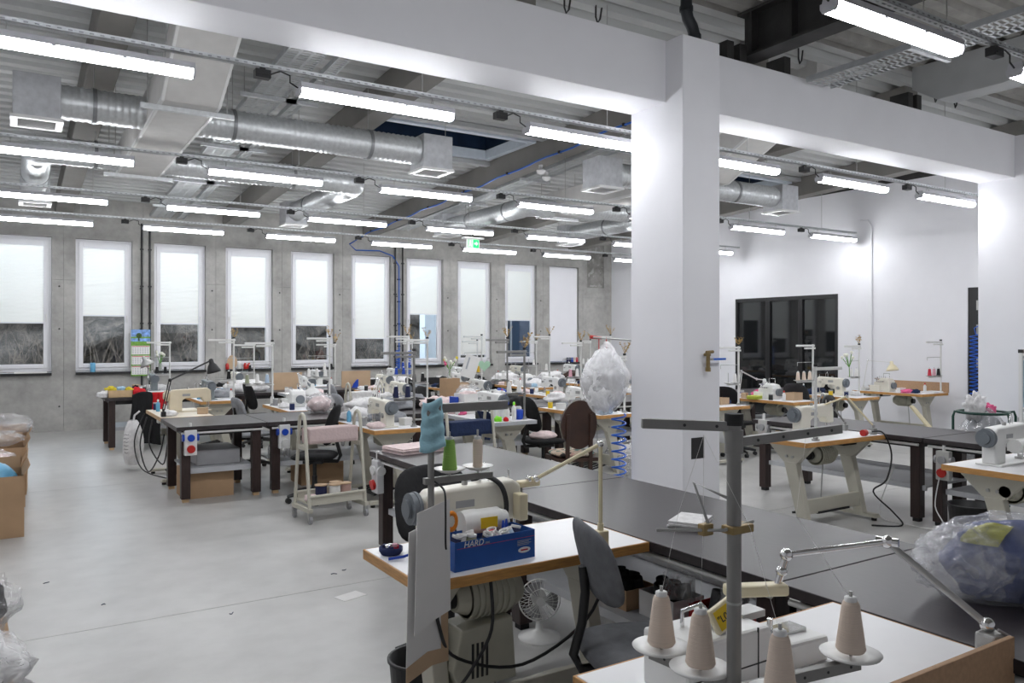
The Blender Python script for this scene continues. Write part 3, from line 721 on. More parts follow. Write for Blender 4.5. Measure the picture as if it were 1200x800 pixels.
# ---- exit sign, smoke detectors, hooks, downpipe
t = thing('exit_sign', 'green and white emergency exit sign hanging below the light rail', 'sign', (7.0, 12.45, 3.31))
MB().box(-0.2, 0.2, -0.07, 0.07, 0.17, 0.2).obj('sign_housing', 'white_plastic', t, 0.006)
MB().box(-0.13, 0.13, -0.012, 0.012, 0.0, 0.17).obj('sign_panel', 'white_plastic', t)
MB().box(-0.002, 0.118, -0.0145, -0.012, 0.012, 0.16).obj('sign_face', 'sign_green', t)
MB().box(-0.118, -0.02, -0.0145, -0.012, 0.012, 0.16).obj('sign_face', 'felt_green', t)
ar = MB().prism([(0.02, 0.075), (0.06, 0.075), (0.06, 0.045), (0.1, 0.09), (0.06, 0.135), (0.06, 0.105), (0.02, 0.105)], -0.0165, -0.0145, 'y'); ar.obj('arrow', 'print_white', t)
mn = MB(); mn.cyl((-0.06, -0.0165, 0.135), (-0.06, -0.0145, 0.135), 0.012, n=10); mn.prism([(-0.08, 0.115), (-0.05, 0.12), (-0.04, 0.07), (-0.03, 0.03), (-0.045, 0.03), (-0.06, 0.065), (-0.09, 0.03), (-0.1, 0.04), (-0.075, 0.075)], -0.0165, -0.0145, 'y'); mn.obj('running_figure', 'print_white', t)
for s in (-0.15, 0.15): MB().cyl((s, 0, 0.2), (s, 0, 0.79), 0.004, n=6).obj('hanger_rod', 'steel', t)
for (x, y, lab) in ((6.55, 9.6, 'round white ceiling detector glowing beside the cable tray'), (6.86, 9.9, 'small white smoke detector dome under the cable tray')):
    d = MB(); d.lathe([(0.02, 0), (0.05, 0.012), (0.065, 0.04), (0.07, 0.05), (0.07, 0.06), (0.03, 0.07), (0.03, 0.14)], 20); tag(d.obj('smoke_detector', 'white_plastic', loc=(x, y, zbb(y)-0.14)), lab, 'detector')
for i, (x, y, z) in enumerate(((4.2, 5.75, 4.63), (4.56, 5.75, 4.62), (7.02, 5.42, 4.6), (6.5, 3.57, 4.66), (9.65, 5.45, 4.62), (10.1, 5.45, 4.62))):
    hk = MB().tube([(-0.02, 0, 0.16), (-0.02, 0, 0.05), (0, 0, 0.0), (0.03, 0, 0.04), (0.05, 0, 0.15)], 0.009, 6)
    tag(hk.obj('roof_hook', 'steel_dark', loc=(x, y, z)), 'bent dark steel hook under the roof above the boxed beam', 'hook', 'hooks above the boxed beam')
dp = MB().tube([(0.0, 0, 0.0), (0, 0, 0.12), (-0.03, 0, 0.19), (-0.08, 0, 0.25), (-0.1, 0, 0.32), (-0.1, 0, 0.6)], 0.052, 16)
for z in (0.1, 0.33): dp.cyl((0 if z < 0.2 else -0.1, 0, z-0.02), (0 if z < 0.2 else -0.1, 0, z+0.02), 0.06, n=16)
tag(dp.obj('drain_pipe', 'pipe_black', loc=(5.1, 5.05, 4.269)), 'black bent drain pipe entering the top of the white column', 'pipe')
# brass air tap on the column
t = thing('air_tap', 'brass air tap with blue lever on the white column', 'tap', (5.02, 4.84, 1.42))
MB().cyl((0, -0.03, 0.0), (0, -0.03, 0.16), 0.018, n=10).cyl((0, 0.01, 0.13), (0, -0.05, 0.13), 0.014, n=10).cyl((-0.02, -0.03, 0.15), (0.06, -0.03, 0.155), 0.014, n=10).cyl((0, -0.03, -0.015), (0, -0.03, 0.02), 0.023, n=8).obj('tap_body', 'brass', t)
MB().box(0.04, 0.2, -0.05, -0.035, 0.082, 0.1).obj('lever', 'hose_blue', t, 0.003)
MB().cyl((0.0, -0.03, 0.09), (0.05, -0.043, 0.09), 0.01, n=8).obj('lever_stem', 'steel', t)
# ================================================================== FURNITURE BUILDERS
def dark_table(label, x0, x1, y0, y1, along='x', shelf=True, legs=None, rail_side=None, lip=None):
    """dark laminate work table: top, square legs on wooden feet, grey lower shelf"""
    xm, ym = (x0+x1)/2, (y0+y1)/2; hx, hy = (x1-x0)/2, (y1-y0)/2
    t = thing('work_table', label, 'table', (xm, ym, 0))
    MB().box(-hx+0.001, hx-0.001, -hy+0.001, hy-0.001, 0.742, 0.785).obj('table_top', 'wenge' if along == 'x' else 'wenge_y', t, 0.003)
    a = 0.045
    for sx in (-1, 1):
        for sy in (-1, 1):
            cx, cy = sx*(hx-0.1), sy*(hy-0.1)
            lg = MB().box(cx-a, cx+a, cy-a, cy+a, 0.035, 0.742).obj('leg', 'leg_brown', t, 0.004)
            MB().box(cx-0.03, cx+0.03, cy-0.03, cy+0.03, 0, 0.035).obj('foot', 'wood_pale' if along == 'x' else 'rubber', lg)
    fr = MB()
    for s in (-1, 1):
        fr.box(-hx+0.15, hx-0.15, s*(hy-0.1)-0.015, s*(hy-0.1)+0.015, 0.68, 0.742); fr.box(s*(hx-0.1)-0.015, s*(hx-0.1)+0.015, -hy+0.15, hy-0.15, 0.68, 0.742)
    fr.obj('apron', 'black_metal', t)
    if shelf:
        if along == 'x': sh = MB().box(-hx+0.12, hx-0.12, -hy+0.15, hy-0.15, 0.315, 0.335)
        else: sh = MB().box(-hx+0.12, hx-0.1, -hy+0.02, hy-0.15, 0.315, 0.335)
        s_ = sh.obj('shelf', 'shelf_grey', t, 0.003)
        if along == 'x':
            MB().box(-hx+0.12, hx-0.12, -hy+0.13, -hy+0.15, 0.28, 0.335).obj('shelf_edge', 'shelf_grey', s_)
        else:
            MB().box(hx-0.1, hx-0.08, -hy+0.02, hy-0.15, 0.315, 0.375).obj('shelf_edge', 'laminate', s_)
            MB().box(-hx+0.1, -hx+0.12, -hy+0.02, hy-0.15, 0.29, 0.335).obj('shelf_edge', 'shelf_grey', s_)
    if rail_side:
        ax = rail_side
        if ax == '-y': p = [(-hx+0.05, -hy+0.03, 0.715), (hx-0.05, -hy+0.03, 0.715)]
        elif ax == '-x': p = [(-hx+0.03, -hy+0.05, 0.715), (-hx+0.03, hy-0.03, 0.715)]
        MB().tube(p, 0.013, 8).obj('cable_conduit', 'pole_white', t)
    return t

def sewing_table(L, top='laminate', edge='oak', stand='stand_beige', motor='clutch', W=0.57, mx=0.06, gear=False):
    def build(r):
        hx, hy = L/2, W/2
        MB().box(-hx+0.008, hx-0.008, -hy+0.008, hy-0.008, 0.745, 0.785).obj('table_top', top, r, 0.002)
        e = MB()
        for (x0, x1, y0, y1) in ((-hx, hx, -hy, -hy+0.008), (-hx, hx, hy-0.008, hy), (-hx, -hx+0.008, -hy+0.008, hy-0.008), (hx-0.008, hx, -hy+0.008, hy-0.008)): e.box(x0, x1, y0, y1, 0.742, 0.784)
        e.obj('edge_band', edge, r, 0.002)
        for s in (-1, 1):
            x = s*(hx-0.17); g_ = MB()
            g_.prism([(-0.25, 0.742), (0.25, 0.742), (0.08, 0.57), (-0.07, 0.57)], x-0.03, x+0.03, 'x')
            g_.prism([(-0.06, 0.575), (0.07, 0.575), (0.19, 0.05), (0.09, 0.05)], x-0.035, x+0.035, 'x')
            lg = g_.obj('leg', stand, r, 0.006)
            f = MB(); f.prism([(-0.27, 0.03), (-0.25, 0.06), (0.3, 0.06), (0.32, 0.03)], x-0.04, x+0.04, 'x'); f.obj('foot_bar', stand, lg)
            for yy in (-0.23, 0.28): MB().cyl((x, yy, 0), (x, yy, 0.032), 0.024, n=10).obj('foot_pad', 'rubber', lg)
            for yy in (-0.03, 0.035): MB().cyl((x+s*0.03, yy, 0.625), (x+s*0.042, yy, 0.625), 0.013, n=8).obj('bolt', 'steel', lg)
        MB().box(-hx+0.2, hx-0.2, 0.12, 0.155, 0.12, 0.25).obj('crossbar', stand, r, 0.004)
        T = Matrix.Translation((0.02, 0.02, 0.1)) @ Matrix.Rotation(0.18, 4, 'X')
        td = MB(); td.box(-0.22, 0.22, -0.15, -0.12, -0.01, 0.01, T=T); td.box(-0.22, 0.22, 0.12, 0.15, -0.01, 0.01, T=T)
        for i in range(6): td.box(-0.22+i*0.082, -0.19+i*0.082, -0.12, 0.12, -0.008, 0.008, T=T)
        td.obj('treadle', 'black_metal', r)
        MB().cyl((0.14, 0.1, 0.1), (0.1, 0.1, 0.56), 0.006, n=6).obj('treadle_rod', 'steel', r)
        if motor:
            m = MB(); c = (mx, 0.08, 0.63)
            m.cyl((c[0]-0.13, c[1], c[2]), (c[0]+0.07, c[1], c[2]), 0.088, n=20); m.cyl((c[0]+0.07, c[1], c[2]), (c[0]+0.12, c[1], c[2]), 0.075, 0.055, n=20); m.cyl((c[0]-0.19, c[1], c[2]), (c[0]-0.13, c[1], c[2]), 0.06, 0.09, n=20)
            for i in range(7): m.cyl((c[0]-0.11+i*0.028, c[1], c[2]), (c[0]-0.098+i*0.028, c[1], c[2]), 0.096, n=20)
            m.box(c[0]-0.06, c[0]+0.02, c[1]-0.05, c[1]+0.05, c[2]+0.07, 0.742); mo = m.obj('motor', 'motor_beige', r)
            MB().cyl((c[0]+0.12, c[1], c[2]), (c[0]+0.16, c[1], c[2]), 0.04, n=16).obj('pulley', 'black_metal', mo)
            if gear:
                gb_ = MB(); gb_.prism([(c[0]-0.14, 0.28), (c[0]+0.13, 0.28), (c[0]+0.16, 0.36), (c[0]+0.12, 0.52), (c[0]-0.12, 0.54)], 0.0, 0.16, 'y'); gq = gb_.obj('clutch_case', 'motor_beige', r, 0.008)
                vn = MB()
                for i in range(4): vn.box(c[0]+0.0+i*0.022, c[0]+0.01+i*0.022, 0.158, 0.163, 0.32, 0.46)
                vn.obj('vent_slots', 'print_dark', gq)
            MB().box(-hx+0.24, -hx+0.36, -0.2, -0.13, 0.64, 0.742).obj('switch_box', 'mach_white', r, 0.006)
        dr = MB(); dr.box(-hx+0.05, -hx+0.4, -0.12, 0.12, 0.69, 0.7); dr.box(-hx+0.05, -hx+0.4, -0.12, -0.11, 0.7, 0.742); dr.obj('drawer', 'black_plastic', r)
    return build

def lockstitch(body='mach_white', wheel='wheel_grey', motor=False, label=None):
    def build(r):
        MB().box(-0.25, 0.24, -0.09, 0.09, 0.001, 0.014).obj('bed', body, r, 0.004)
        b = MB()
        b.prism([(0.09, 0.01), (0.235, 0.01), (0.235, 0.235), (0.2, 0.27), (-0.2, 0.285), (-0.24, 0.26), (-0.25, 0.11), (-0.16, 0.11), (-0.13, 0.165), (0.05, 0.165), (0.09, 0.14)], -0.05, 0.05, 'y')
        b.obj('body', body, r, 0.014, seg=3)
        w = MB(); w.cyl((0.245, 0, 0.2), (0.285, 0, 0.2), 0.066, n=24); w.cyl((0.285, 0, 0.2), (0.3, 0, 0.2), 0.04, n=20); w.cyl((0.252, 0, 0.2), (0.262, 0, 0.2), 0.07, n=24); w.cyl((0.235, 0, 0.2), (0.25, 0, 0.2), 0.03, n=12)
        w.obj('hand_wheel', wheel, r)
        MB().box(-0.256, -0.248, -0.04, 0.04, 0.12, 0.255).obj('face_plate', 'steel', r, 0.003)
        n = MB(); n.cyl((-0.21, -0.01, 0.03), (-0.21, -0.01, 0.14), 0.006, n=8); n.cyl((-0.225, 0.015, 0.04), (-0.225, 0.015, 0.14), 0.006, n=8); n.cyl((-0.21, -0.01, 0.26), (-0.21, -0.01, 0.32), 0.005, n=8); n.obj('needle_bar', 'chrome', r)
        MB().box(-0.235, -0.195, -0.03, 0.02, 0.016, 0.03).box(-0.22, -0.2, -0.01, 0.02, 0.03, 0.05).obj('presser_foot', 'steel', r)
        td = MB(); td.cyl((-0.16, -0.05, 0.2), (-0.16, -0.08, 0.2), 0.018, n=12); td.cyl((-0.12, -0.05, 0.235), (-0.12, -0.07, 0.235), 0.009, n=10); td.obj('tension_dial', 'chrome', r)
        MB().tube([(-0.1, 0, 0.28), (-0.1, 0, 0.33), (-0.08, 0, 0.36), (-0.06, 0, 0.33), (-0.06, 0, 0.28)], 0.004, 6).obj('thread_guide', 'chrome', r)
        MB().cyl((0.02, 0.0, 0.275), (0.02, 0, 0.3), 0.014, n=12).obj('bobbin_winder', 'steel', r)
        MB().box(-0.02, 0.07, -0.0525, -0.0505, 0.2, 0.235).obj('name_plate', 'steel' if label is None else label, r)
        MB().box(0.0, 0.09, 0.0505, 0.0525, 0.19, 0.22).obj('rear_plate', 'grey_plastic', r)
        MB().cyl((0.16, -0.05, 0.12), (0.16, -0.062, 0.12), 0.026, n=14).obj('stitch_dial', 'steel', r)
        if motor:
            mm = MB(); mm.cyl((-0.08, 0.11, 0.14), (0.1, 0.11, 0.14), 0.05, n=18); mm.cyl((-0.12, 0.11, 0.14), (-0.08, 0.11, 0.14), 0.032, 0.046, n=18); mm.box(0.0, 0.06, 0.04, 0.1, 0.1, 0.18); mo = mm.obj('side_motor', 'mach_white', r)
            MB().box(-0.05, 0.03, 0.158, 0.1615, 0.118, 0.163).obj('warning_label', 'sticker_yellow', mo)
    return build

def overlock(body='mach_white'):
    def build(r):
        b = MB(); b.prism([(-0.15, 0.0), (0.13, 0.0), (0.13, 0.16), (0.1, 0.21), (-0.02, 0.23), (-0.06, 0.19), (-0.15, 0.15)], -0.09, 0.1, 'y'); b.obj('body', body, r, 0.015, seg=3)
        MB().box(-0.2, -0.02, -0.13, -0.085, 0.0, 0.1).obj('looper_cover', body, r, 0.008)
        MB().box(-0.24, -0.14, -0.12, 0.06, 0.09, 0.1).obj('cloth_plate', 'steel', r, 0.003)
        MB().cyl((0.13, 0.02, 0.1), (0.17, 0.02, 0.1), 0.055, n=20).obj('hand_wheel', 'wheel_grey', r)
        h = MB(); h.cyl((-0.12, -0.02, 0.1), (-0.12, -0.02, 0.24), 0.01, n=8); h.cyl((-0.15, -0.02, 0.1), (-0.15, 0.0, 0.21), 0.008, n=8); h.box(-0.16, -0.08, -0.05, 0.01, 0.2, 0.22); h.obj('needle_head', 'chrome', r)
        tn = MB()
        for i in range(4): tn.cyl((-0.06+i*0.035, -0.1, 0.17), (-0.06+i*0.035, -0.13, 0.17), 0.012, n=10); tn.cyl((-0.06+i*0.035, -0.06, 0.2), (-0.06+i*0.035, -0.06, 0.26), 0.004, n=6)
        tn.obj('tension_dials', 'chrome', r)
        MB().tube([(-0.05, 0.04, 0.22), (-0.05, 0.04, 0.3), (0.06, 0.04, 0.3), (0.06, 0.04, 0.21)], 0.005, 6).obj('thread_rail', 'chrome', r)
    return build

def thread_stand(h=0.72, arm=0.34, m='pole_grey', dishes=2, dish_h=0.3, wire=True, R=0.013, two=True, dishmat='steel'):
    """spool stand: base at local origin on the table, arms along local x"""
    def build(r):
        MB().cyl((0, 0, 0), (0, 0, 0.012), 0.035, n=16).cyl((0, 0, 0.012), (0, 0, 0.03), 0.022, n=12).obj('base_flange', 'steel', r)
        MB().cyl((0, 0, 0.03), (0, 0, h), R, n=12).obj('pole', m, r)
        MB().cyl((0, 0, h-0.005), (0, 0, h+0.018), R*1.5, n=10).obj('pole_cap', 'rubber', r)
        a = MB(); a.box(-0.025, arm, -0.014, 0.014, h-0.04, h-0.012); t = a.obj('top_arm', m, r, 0.003)
        if two:
            a = MB(); a.box(0.0, arm*0.62, 0.02, 0.045, h-0.075, h-0.05); a.obj('top_arm', m, r, 0.003)
        if wire:
            MB().tube([(0, 0, h*0.68), (arm*0.95, 0, h*0.68), (arm*0.95, 0, h*0.68-0.05)], 0.004, 6).obj('guide_wire', 'steel', r)
        bb = MB(); bb.box(-0.02, 0.07+0.13*(dishes-1)+0.02, -0.012, 0.012, dish_h-0.03, dish_h-0.012); bb.obj('spool_bar', m, r, 0.003)
        for i in range(dishes):
            x = 0.07+0.13*i
            d = MB(); d.lathe([(0.012, -0.012), (0.035, -0.006), (0.06, 0.004), (0.062, 0.007), (0.03, 0.0), (0.0, -0.001)], 22, (x, 0, dish_h)); dd = d.obj('spool_dish', dishmat, r)
            MB().cyl((x, 0, dish_h), (x, 0, dish_h+0.14), 0.004, n=8).obj('spindle', 'steel', dd)
    return build

def cone(m, h=0.12, r0=0.03, r1=0.019):
    def build(r):
        MB().lathe([(r0-0.004, 0.0), (r0, 0.006), (r0-0.001, 0.012), (r1+0.001, h-0.012), (r1-0.002, h-0.004), (r1-0.006, h-0.003)], 20).obj('thread_wrap', m, r)
        MB().lathe([(r1-0.005, h-0.006), (r1-0.005, h+0.006), (r1-0.009, h+0.008), (0.005, h+0.008)], 16).obj('cone_core', 'white_plastic', r)
    return build
def put_cone(m, loc, label, group=None, h=0.12, r0=0.03, r1=0.019):
    return inst('cone_%s_%s_%s' % (m, h, r0), cone(m, h, r0, r1), 'thread_cone', label, 'thread', loc, random.uniform(0, 6), group)
def local(loc, rz, p):
    c_, s_ = math.cos(rz), math.sin(rz)
    return (loc[0]+c_*p[0]-s_*p[1], loc[1]+s_*p[0]+c_*p[1], loc[2]+p[2])
def stand_with_cones(key, builder, label, loc, rz, cones, clabel, dish_h, h=0.12, r0=0.03):
    s = inst(key, builder, 'thread_stand', label, 'stand', loc, rz)
    n = len([c for c in cones if c])
    for i, c in enumerate(cones):
        if c:
            nm = c.split('_')[1]
            same = cones.count(c) > 1
            put_cone(c, local(loc, rz, (0.07+0.13*i, 0, dish_h+0.0005)), '%s thread cone %s' % (nm, clabel), ('%s cones %s' % (nm, clabel)) if same else None, h, r0, r0*0.65)
    return s

def office_chair(fab='cloth_black', back_h=0.42, back_w=0.42, seat_z=0.47, base='black_plastic', bz=0.32):
    def build(r):
        b = MB()
        for i in range(5):
            a = 2*PI*i/5+0.3; b.tube([(0.03*math.cos(a), 0.03*math.sin(a), 0.11), (0.17*math.cos(a), 0.17*math.sin(a), 0.095), (0.29*math.cos(a), 0.29*math.sin(a), 0.07)], [0.028, 0.022, 0.016], 8)
        b.cyl((0, 0, 0.08), (0, 0, 0.16), 0.032, n=14); bs = b.obj('star_base', base, r)
        for i in range(5):
            a = 2*PI*i/5+0.3; x, y = 0.28*math.cos(a), 0.28*math.sin(a)
            MB().cyl((x-0.02*math.sin(a), y+0.02*math.cos(a), 0.028), (x+0.02*math.sin(a), y-0.02*math.cos(a), 0.028), 0.028, n=14).obj('caster', 'rubber', bs)
        MB().cyl((0, 0, 0.16), (0, 0, seat_z-0.06), 0.02, n=12).cyl((0, 0, 0.16), (0, 0, 0.26), 0.028, n=12).obj('gas_lift', 'black_metal', r)
        MB().box(-0.1, 0.1, -0.1, 0.1, seat_z-0.075, seat_z-0.045).box(0.1, 0.2, -0.02, -0.0, seat_z-0.07, seat_z-0.055).obj('mechanism', 'black_metal', r)
        def sq(u, v):
            return None
        s = MB(); nu, nv = 28, 12; vs = []
        for j in range(nv+1):
            t_ = PI*j/nv
            for i in range(nu):
                a = 2*PI*i/nu; ca, sa = math.cos(a), math.sin(a); p = 0.55
                x = 0.235*math.copysign(abs(ca)**p, ca); y = 0.225*math.copysign(abs(sa)**p, sa); rr = math.sin(t_)**0.35
                z = -math.cos(t_)*0.036+0.012*(abs(x)/0.23)**2
                vs.append((x*rr, y*rr, seat_z+z-0.01))
        s.add(vs, [(j*nu+i, j*nu+(i+1) % nu, (j+1)*nu+(i+1) % nu, (j+1)*nu+i) for j in range(nv) for i in range(nu)], 0, True); s.obj('seat', fab, r)
        k = MB(); zc = seat_z+bz; vs = []
        for j in range(nv+1):
            t_ = PI*j/nv
            for i in range(nu):
                a = 2*PI*i/nu; ca, sa = math.cos(a), math.sin(a); p = 0.62; rr = math.sin(t_)**0.4
                x = back_w/2*math.copysign(abs(ca)**p, ca)*rr; z = back_h/2*math.copysign(abs(sa)**p, sa)*rr
                x *= 1-0.12*(z/back_h); y = -math.cos(t_)*0.03+0.2-0.9*x*x+0.05*(z/0.2)
                vs.append((x, y, zc+z))
        k.add(vs, [(j*nu+i, (j+1)*nu+i, (j+1)*nu+(i+1) % nu, j*nu+(i+1) % nu) for j in range(nv) for i in range(nu)], 0, True); bk = k.obj('backrest', fab, r)
        q = [(0, 0.08, seat_z-0.06), (0, 0.24, seat_z-0.06), (0, 0.27, seat_z), (0, 0.235, seat_z+0.12), (0, 0.222, seat_z+0.24), (0, 0.232, seat_z+0.34)]
        bk2 = MB(); bk2.tube(q, 0.019, 10); bk2.obj('back_bracket', 'black_metal', r)
    return build
def chair(key, label, loc, rz, group=None, **kw): return inst('chair_'+key, office_chair(**kw), 'office_chair', label, 'chair', loc, rz, group)

def arm_lamp(label, pts, m, r=0.009, shade='cone', shade_dir=(0, 0, -1), sr=0.075, clamp=(0.05, 0.05, 0.06), shade_m=None, twin=True, clampm=None, name='desk_lamp', sh=0.13):
    """articulated lamp: pts = base, joints..., head (world)"""
    o = Vector(pts[0]); t = thing(name, label, 'lamp', o); P = [Vector(p)-o for p in pts]
    c = MB(); c.bc((0, 0, clamp[2]/2), clamp); c.cyl((0, 0, clamp[2]), (0, 0, clamp[2]+0.03), 0.014, n=10); c.obj('clamp', clampm or m, t, 0.004)
    P[0] = P[0]+Vector((0, 0, clamp[2]+0.02))
    for a, b in zip(P[:-1], P[1:]):
        am = MB(); d = (b-a).normalized(); u = d.cross(Vector((0, 0, 1)))
        u = (u.normalized() if u.length > 0.01 else Vector((1, 0, 0)))*(r*1.2 if twin else 0)
        if twin: am.cyl(a+u, b+u, r*0.55, n=8); am.cyl(a-u, b-u, r*0.55, n=8)
        else: am.cyl(a, b, r, n=10)
        am.obj('lamp_arm', m, t)
    for p in P[1:]: MB().ell(p, (r*1.8, r*1.8, r*1.8), 10, 6).obj('lamp_joint', 'chrome' if m != 'black_metal' else m, t)
    if shade == 'cone':
        d = Vector(shade_dir).normalized(); T = Matrix.Translation(P[-1]) @ d.to_track_quat('Z', 'Y').to_matrix().to_4x4()
        s = MB(); s.lathe([(0.012, -0.02), (0.026, -0.01), (0.03, 0.035), (sr*0.6, 0.06), (sr*0.9, sh*0.8), (sr, sh), (sr-0.004, sh), (sr*0.55, 0.066), (0.0, 0.055)], 24, T=T); sd = s.obj('lamp_shade', shade_m or m, t)
        MB().ell((0, 0, 0.075), (0.028, 0.028, 0.035), 12, 8, T=T).obj('bulb', 'wax_white', sd)
    return t

def carton(label, x, y, w, d, h, z=0, rz=0, m='cardboard', open_top=True, flaps=True):
    t = thing('cardboard_box', label, 'box', (x, y, z), rz); a, b, th = w/2, d/2, 0.006
    k = MB(); k.box(-a, a, -b, b, 0, th)
    for (x0, x1, y0, y1) in ((-a, a, -b, -b+th), (-a, a, b-th, b), (-a, -a+th, -b+th, b-th), (a-th, a, -b+th, b-th)): k.box(x0, x1, y0, y1, th, h)
    if not open_top: k.box(-a, a, -b, b, h-0.002, h+th); k.box(-a, a, -0.025, 0.025, h+th, h+th+0.001)
    k.obj('carton_body', m, t)
    if open_top and flaps:
        for s, ax in ((-1, 'x'), (1, 'x'), (1, 'y')):
            if ax == 'x': T = Matrix.Translation((s*a, 0, h)) @ Matrix.Rotation(s*0.45, 4, 'Y'); f = MB().box(-th/2, th/2, -b+0.01, b-0.01, 0, 0.1, T=T)
            else: T = Matrix.Translation((0, s*b, h)) @ Matrix.Rotation(-s*0.3, 4, 'X'); f = MB().box(-a+0.01, a-0.01, -th/2, th/2, 0, 0.1, T=T)
            f.obj('flap', m, t)
    return t
def pile(name, label, cat, m, c, r, amp=0.25, freq=1.8, seed=1, flat=None, group=None, nu=24, nv=14):
    mb = blob((0, 0, 0), r, amp, freq, seed, nu, nv, flat=-r[2]*0.55)
    zmin = min(v[2] for v in mb.v)
    o = mb.obj(name, m, loc=(c[0], c[1], c[2]-zmin)); tag(o, label, cat, group); return o
def folded(label, x, y, z, w, d, n, m, rz=0, name='folded_cloth', cat='cloth'):
    t = MB(); th = 0.012; rg = random.Random(int((x+y)*1000))
    for i in range(n):
        e = rg.uniform(-0.008, 0.008)
        t.prism([(-w/2+e, i*th), (w/2+e-0.006, i*th), (w/2+e, i*th+th*0.5), (w/2+e-0.006, i*th+th*0.95), (-w/2+e, i*th+th*0.95)], -d/2+e, d/2+e, 'y')
    o = t.obj(name, m, loc=(x, y, z), rz=rz, bevel=0.003); tag(o, label, cat); return o
def bottle(label, loc, m, cap, h=0.18, r=0.03, name='bottle', group=None, key=None):
    def b(root):
        MB().lathe([(r*0.9, 0), (r, 0.01), (r, h*0.6), (r*0.85, h*0.7), (r*0.4, h*0.78), (r*0.38, h*0.84)], 16).obj('bottle_body', m, root)
        MB().lathe([(r*0.5, h*0.82), (r*0.5, h*0.96), (r*0.2, h)], 12).obj('bottle_cap', cap, root)
    return inst(key or 'bottle_%s_%s_%s' % (m, cap, h), b, name, label, 'bottle', loc, 0, group)
def socket_box(label, x, y, z, rz, red=True, case='white_plastic', side='plastic_blue'):
    def b(r):
        MB().box(-0.06, 0.06, -0.06, 0, -0.13, 0.13).obj('socket_case', case, r, 0.008)
        for xx, yy, zz, ax in ((0, -0.06, 0.05, 'y'), (-0.06, -0.03, 0.05, 'xn'), (0.06, -0.03, 0.05, 'x')):
            d = {'y': (0, -0.02, 0), 'x': (0.02, 0, 0), 'xn': (-0.02, 0, 0)}[ax]
            MB().cyl((xx, yy, zz), (xx+d[0], yy+d[1], zz+d[2]), 0.036, n=16).obj('socket_cap', side, r)
        MB().cyl((0, -0.06, -0.06), (0, -0.085, -0.065), 0.04, n=16).obj('socket_cap', 'plastic_red' if red else 'white_plastic', r)
        MB().cyl((0, -0.03, 0.13), (0, -0.03, 0.2), 0.014, n=8).obj('cable_gland', 'white_plastic', r)
    return inst('socket_%s_%s' % (red, case), b, 'socket_box', label, 'socket', (x, y, z), rz)
def sprig(label, loc, seed, flowers=False, group=None, h=0.16):
    rg = random.Random(seed); t = thing('dried_sprig' if not flowers else 'flower_sprig', label, 'sprig', loc)
    st = MB(); lv = MB()
    for i in range(7):
        a = rg.uniform(0, 6.28); q = rg.uniform(0.3, 1.0); pts = [(0, 0, 0), (0.03*math.cos(a), 0.03*math.sin(a), h*0.4*q), (0.09*q*math.cos(a), 0.09*q*math.sin(a), h*q)]
        st.tube(pts, 0.0025, 5)
        for k in range(4):
            p = Vector(pts[1]).lerp(Vector(pts[2]), 0.3+0.25*k); b = rg.uniform(0, 6.28); e = Vector((math.cos(b), math.sin(b), rg.uniform(-0.4, 0.8)))*0.034
            u = e.cross(Vector((0, 0, 1))).normalized()*0.016
            lv.add([p, p+e*0.5+u, p+e, p+e*0.5-u, p+e*0.5+Vector((0, 0, 0.003))], [(0, 1, 4), (1, 2, 4), (2, 3, 4), (3, 0, 4)], 0, True)
            if flowers and k == 3: lv.ell(pts[2], (0.02, 0.02, 0.018), 8, 6)
    st.obj('stems', 'sprig_gold' if not flowers else 'leaf_green', t)
    lv.obj('leaves', 'sprig_gold' if not flowers else 'petal_white', t)
    return t
def cable(label, pts, r=0.006, m='black_plastic', name='power_cable', sub=6):
    """smooth hanging cable through world points"""
    P = [Vector(p) for p in pts]; out = []
    for i in range(len(P)-1):
        a, b, c_, d = P[max(i-1, 0)], P[i], P[i+1], P[min(i+2, len(P)-1)]
        for k in range(sub):
            t_ = k/sub; out.append(0.5*((2*b)+(-a+c_)*t_+(2*a-5*b+4*c_-d)*t_*t_+(-a+3*b-3*c_+d)*t_**3))
    out.append(P[-1]); o = P[0]
    q = MB().tube([p-o for p in out], r, 6).obj(name, m, loc=o); tag(q, label, 'cable'); return q
# ================================================================== FOREGROUND: long dark table with two sewing stations
dark_table('dark work table whose far end carries a folded pale cloth', 2.40, 3.36, 3.965, 5.97, 'y', rail_side='-x')
dark_table('dark work table in front of the column with folded white rag', 2.40, 3.36, 1.955, 3.96, 'y', rail_side='-x')
dark_table('dark work table carrying the clear bag of blue fabric', 2.40, 3.36, 0.95, 1.95, 'y', rail_side='-x')
# ---- station with the blue thread box
inst('table_A', sewing_table(1.13, mx=0.2, gear=True), 'sewing_table', 'white topped oak edged sewing table holding the blue box of thread', 'table', (1.828, 2.93, 0), PI)
inst('machine_A', lockstitch('mach_beige', motor=True), 'sewing_machine', 'cream sewing machine with yellow warning label behind the blue box', 'sewing machine', (1.66, 2.99, 0.785), PI)
t = thing('thread_stand', 'grey thread stand holding a green and a beige cone', 'stand', (1.335, 2.70, 0.785))
MB().cyl((0, 0, 0), (0, 0, 0.012), 0.035, n=16).cyl((0, 0, 0.012), (0, 0, 0.03), 0.022, n=12).obj('base_flange', 'steel', t)
MB().cyl((0, 0, 0.03), (0, 0, 0.66), 0.0125, n=14).obj('pole', 'pole_grey', t)
MB().box(-0.03, 0.03, -0.03, 0.03, 0.6, 0.66).obj('arm_bracket', 'pole_grey', t, 0.006)
MB().box(0.02, 0.34, -0.014, 0.014, 0.625, 0.66).obj('top_arm', 'pole_grey', t, 0.003)
MB().cyl((0, 0, 0.655), (0, 0, 0.68), 0.016, n=10).obj('pole_cap', 'rubber', t)
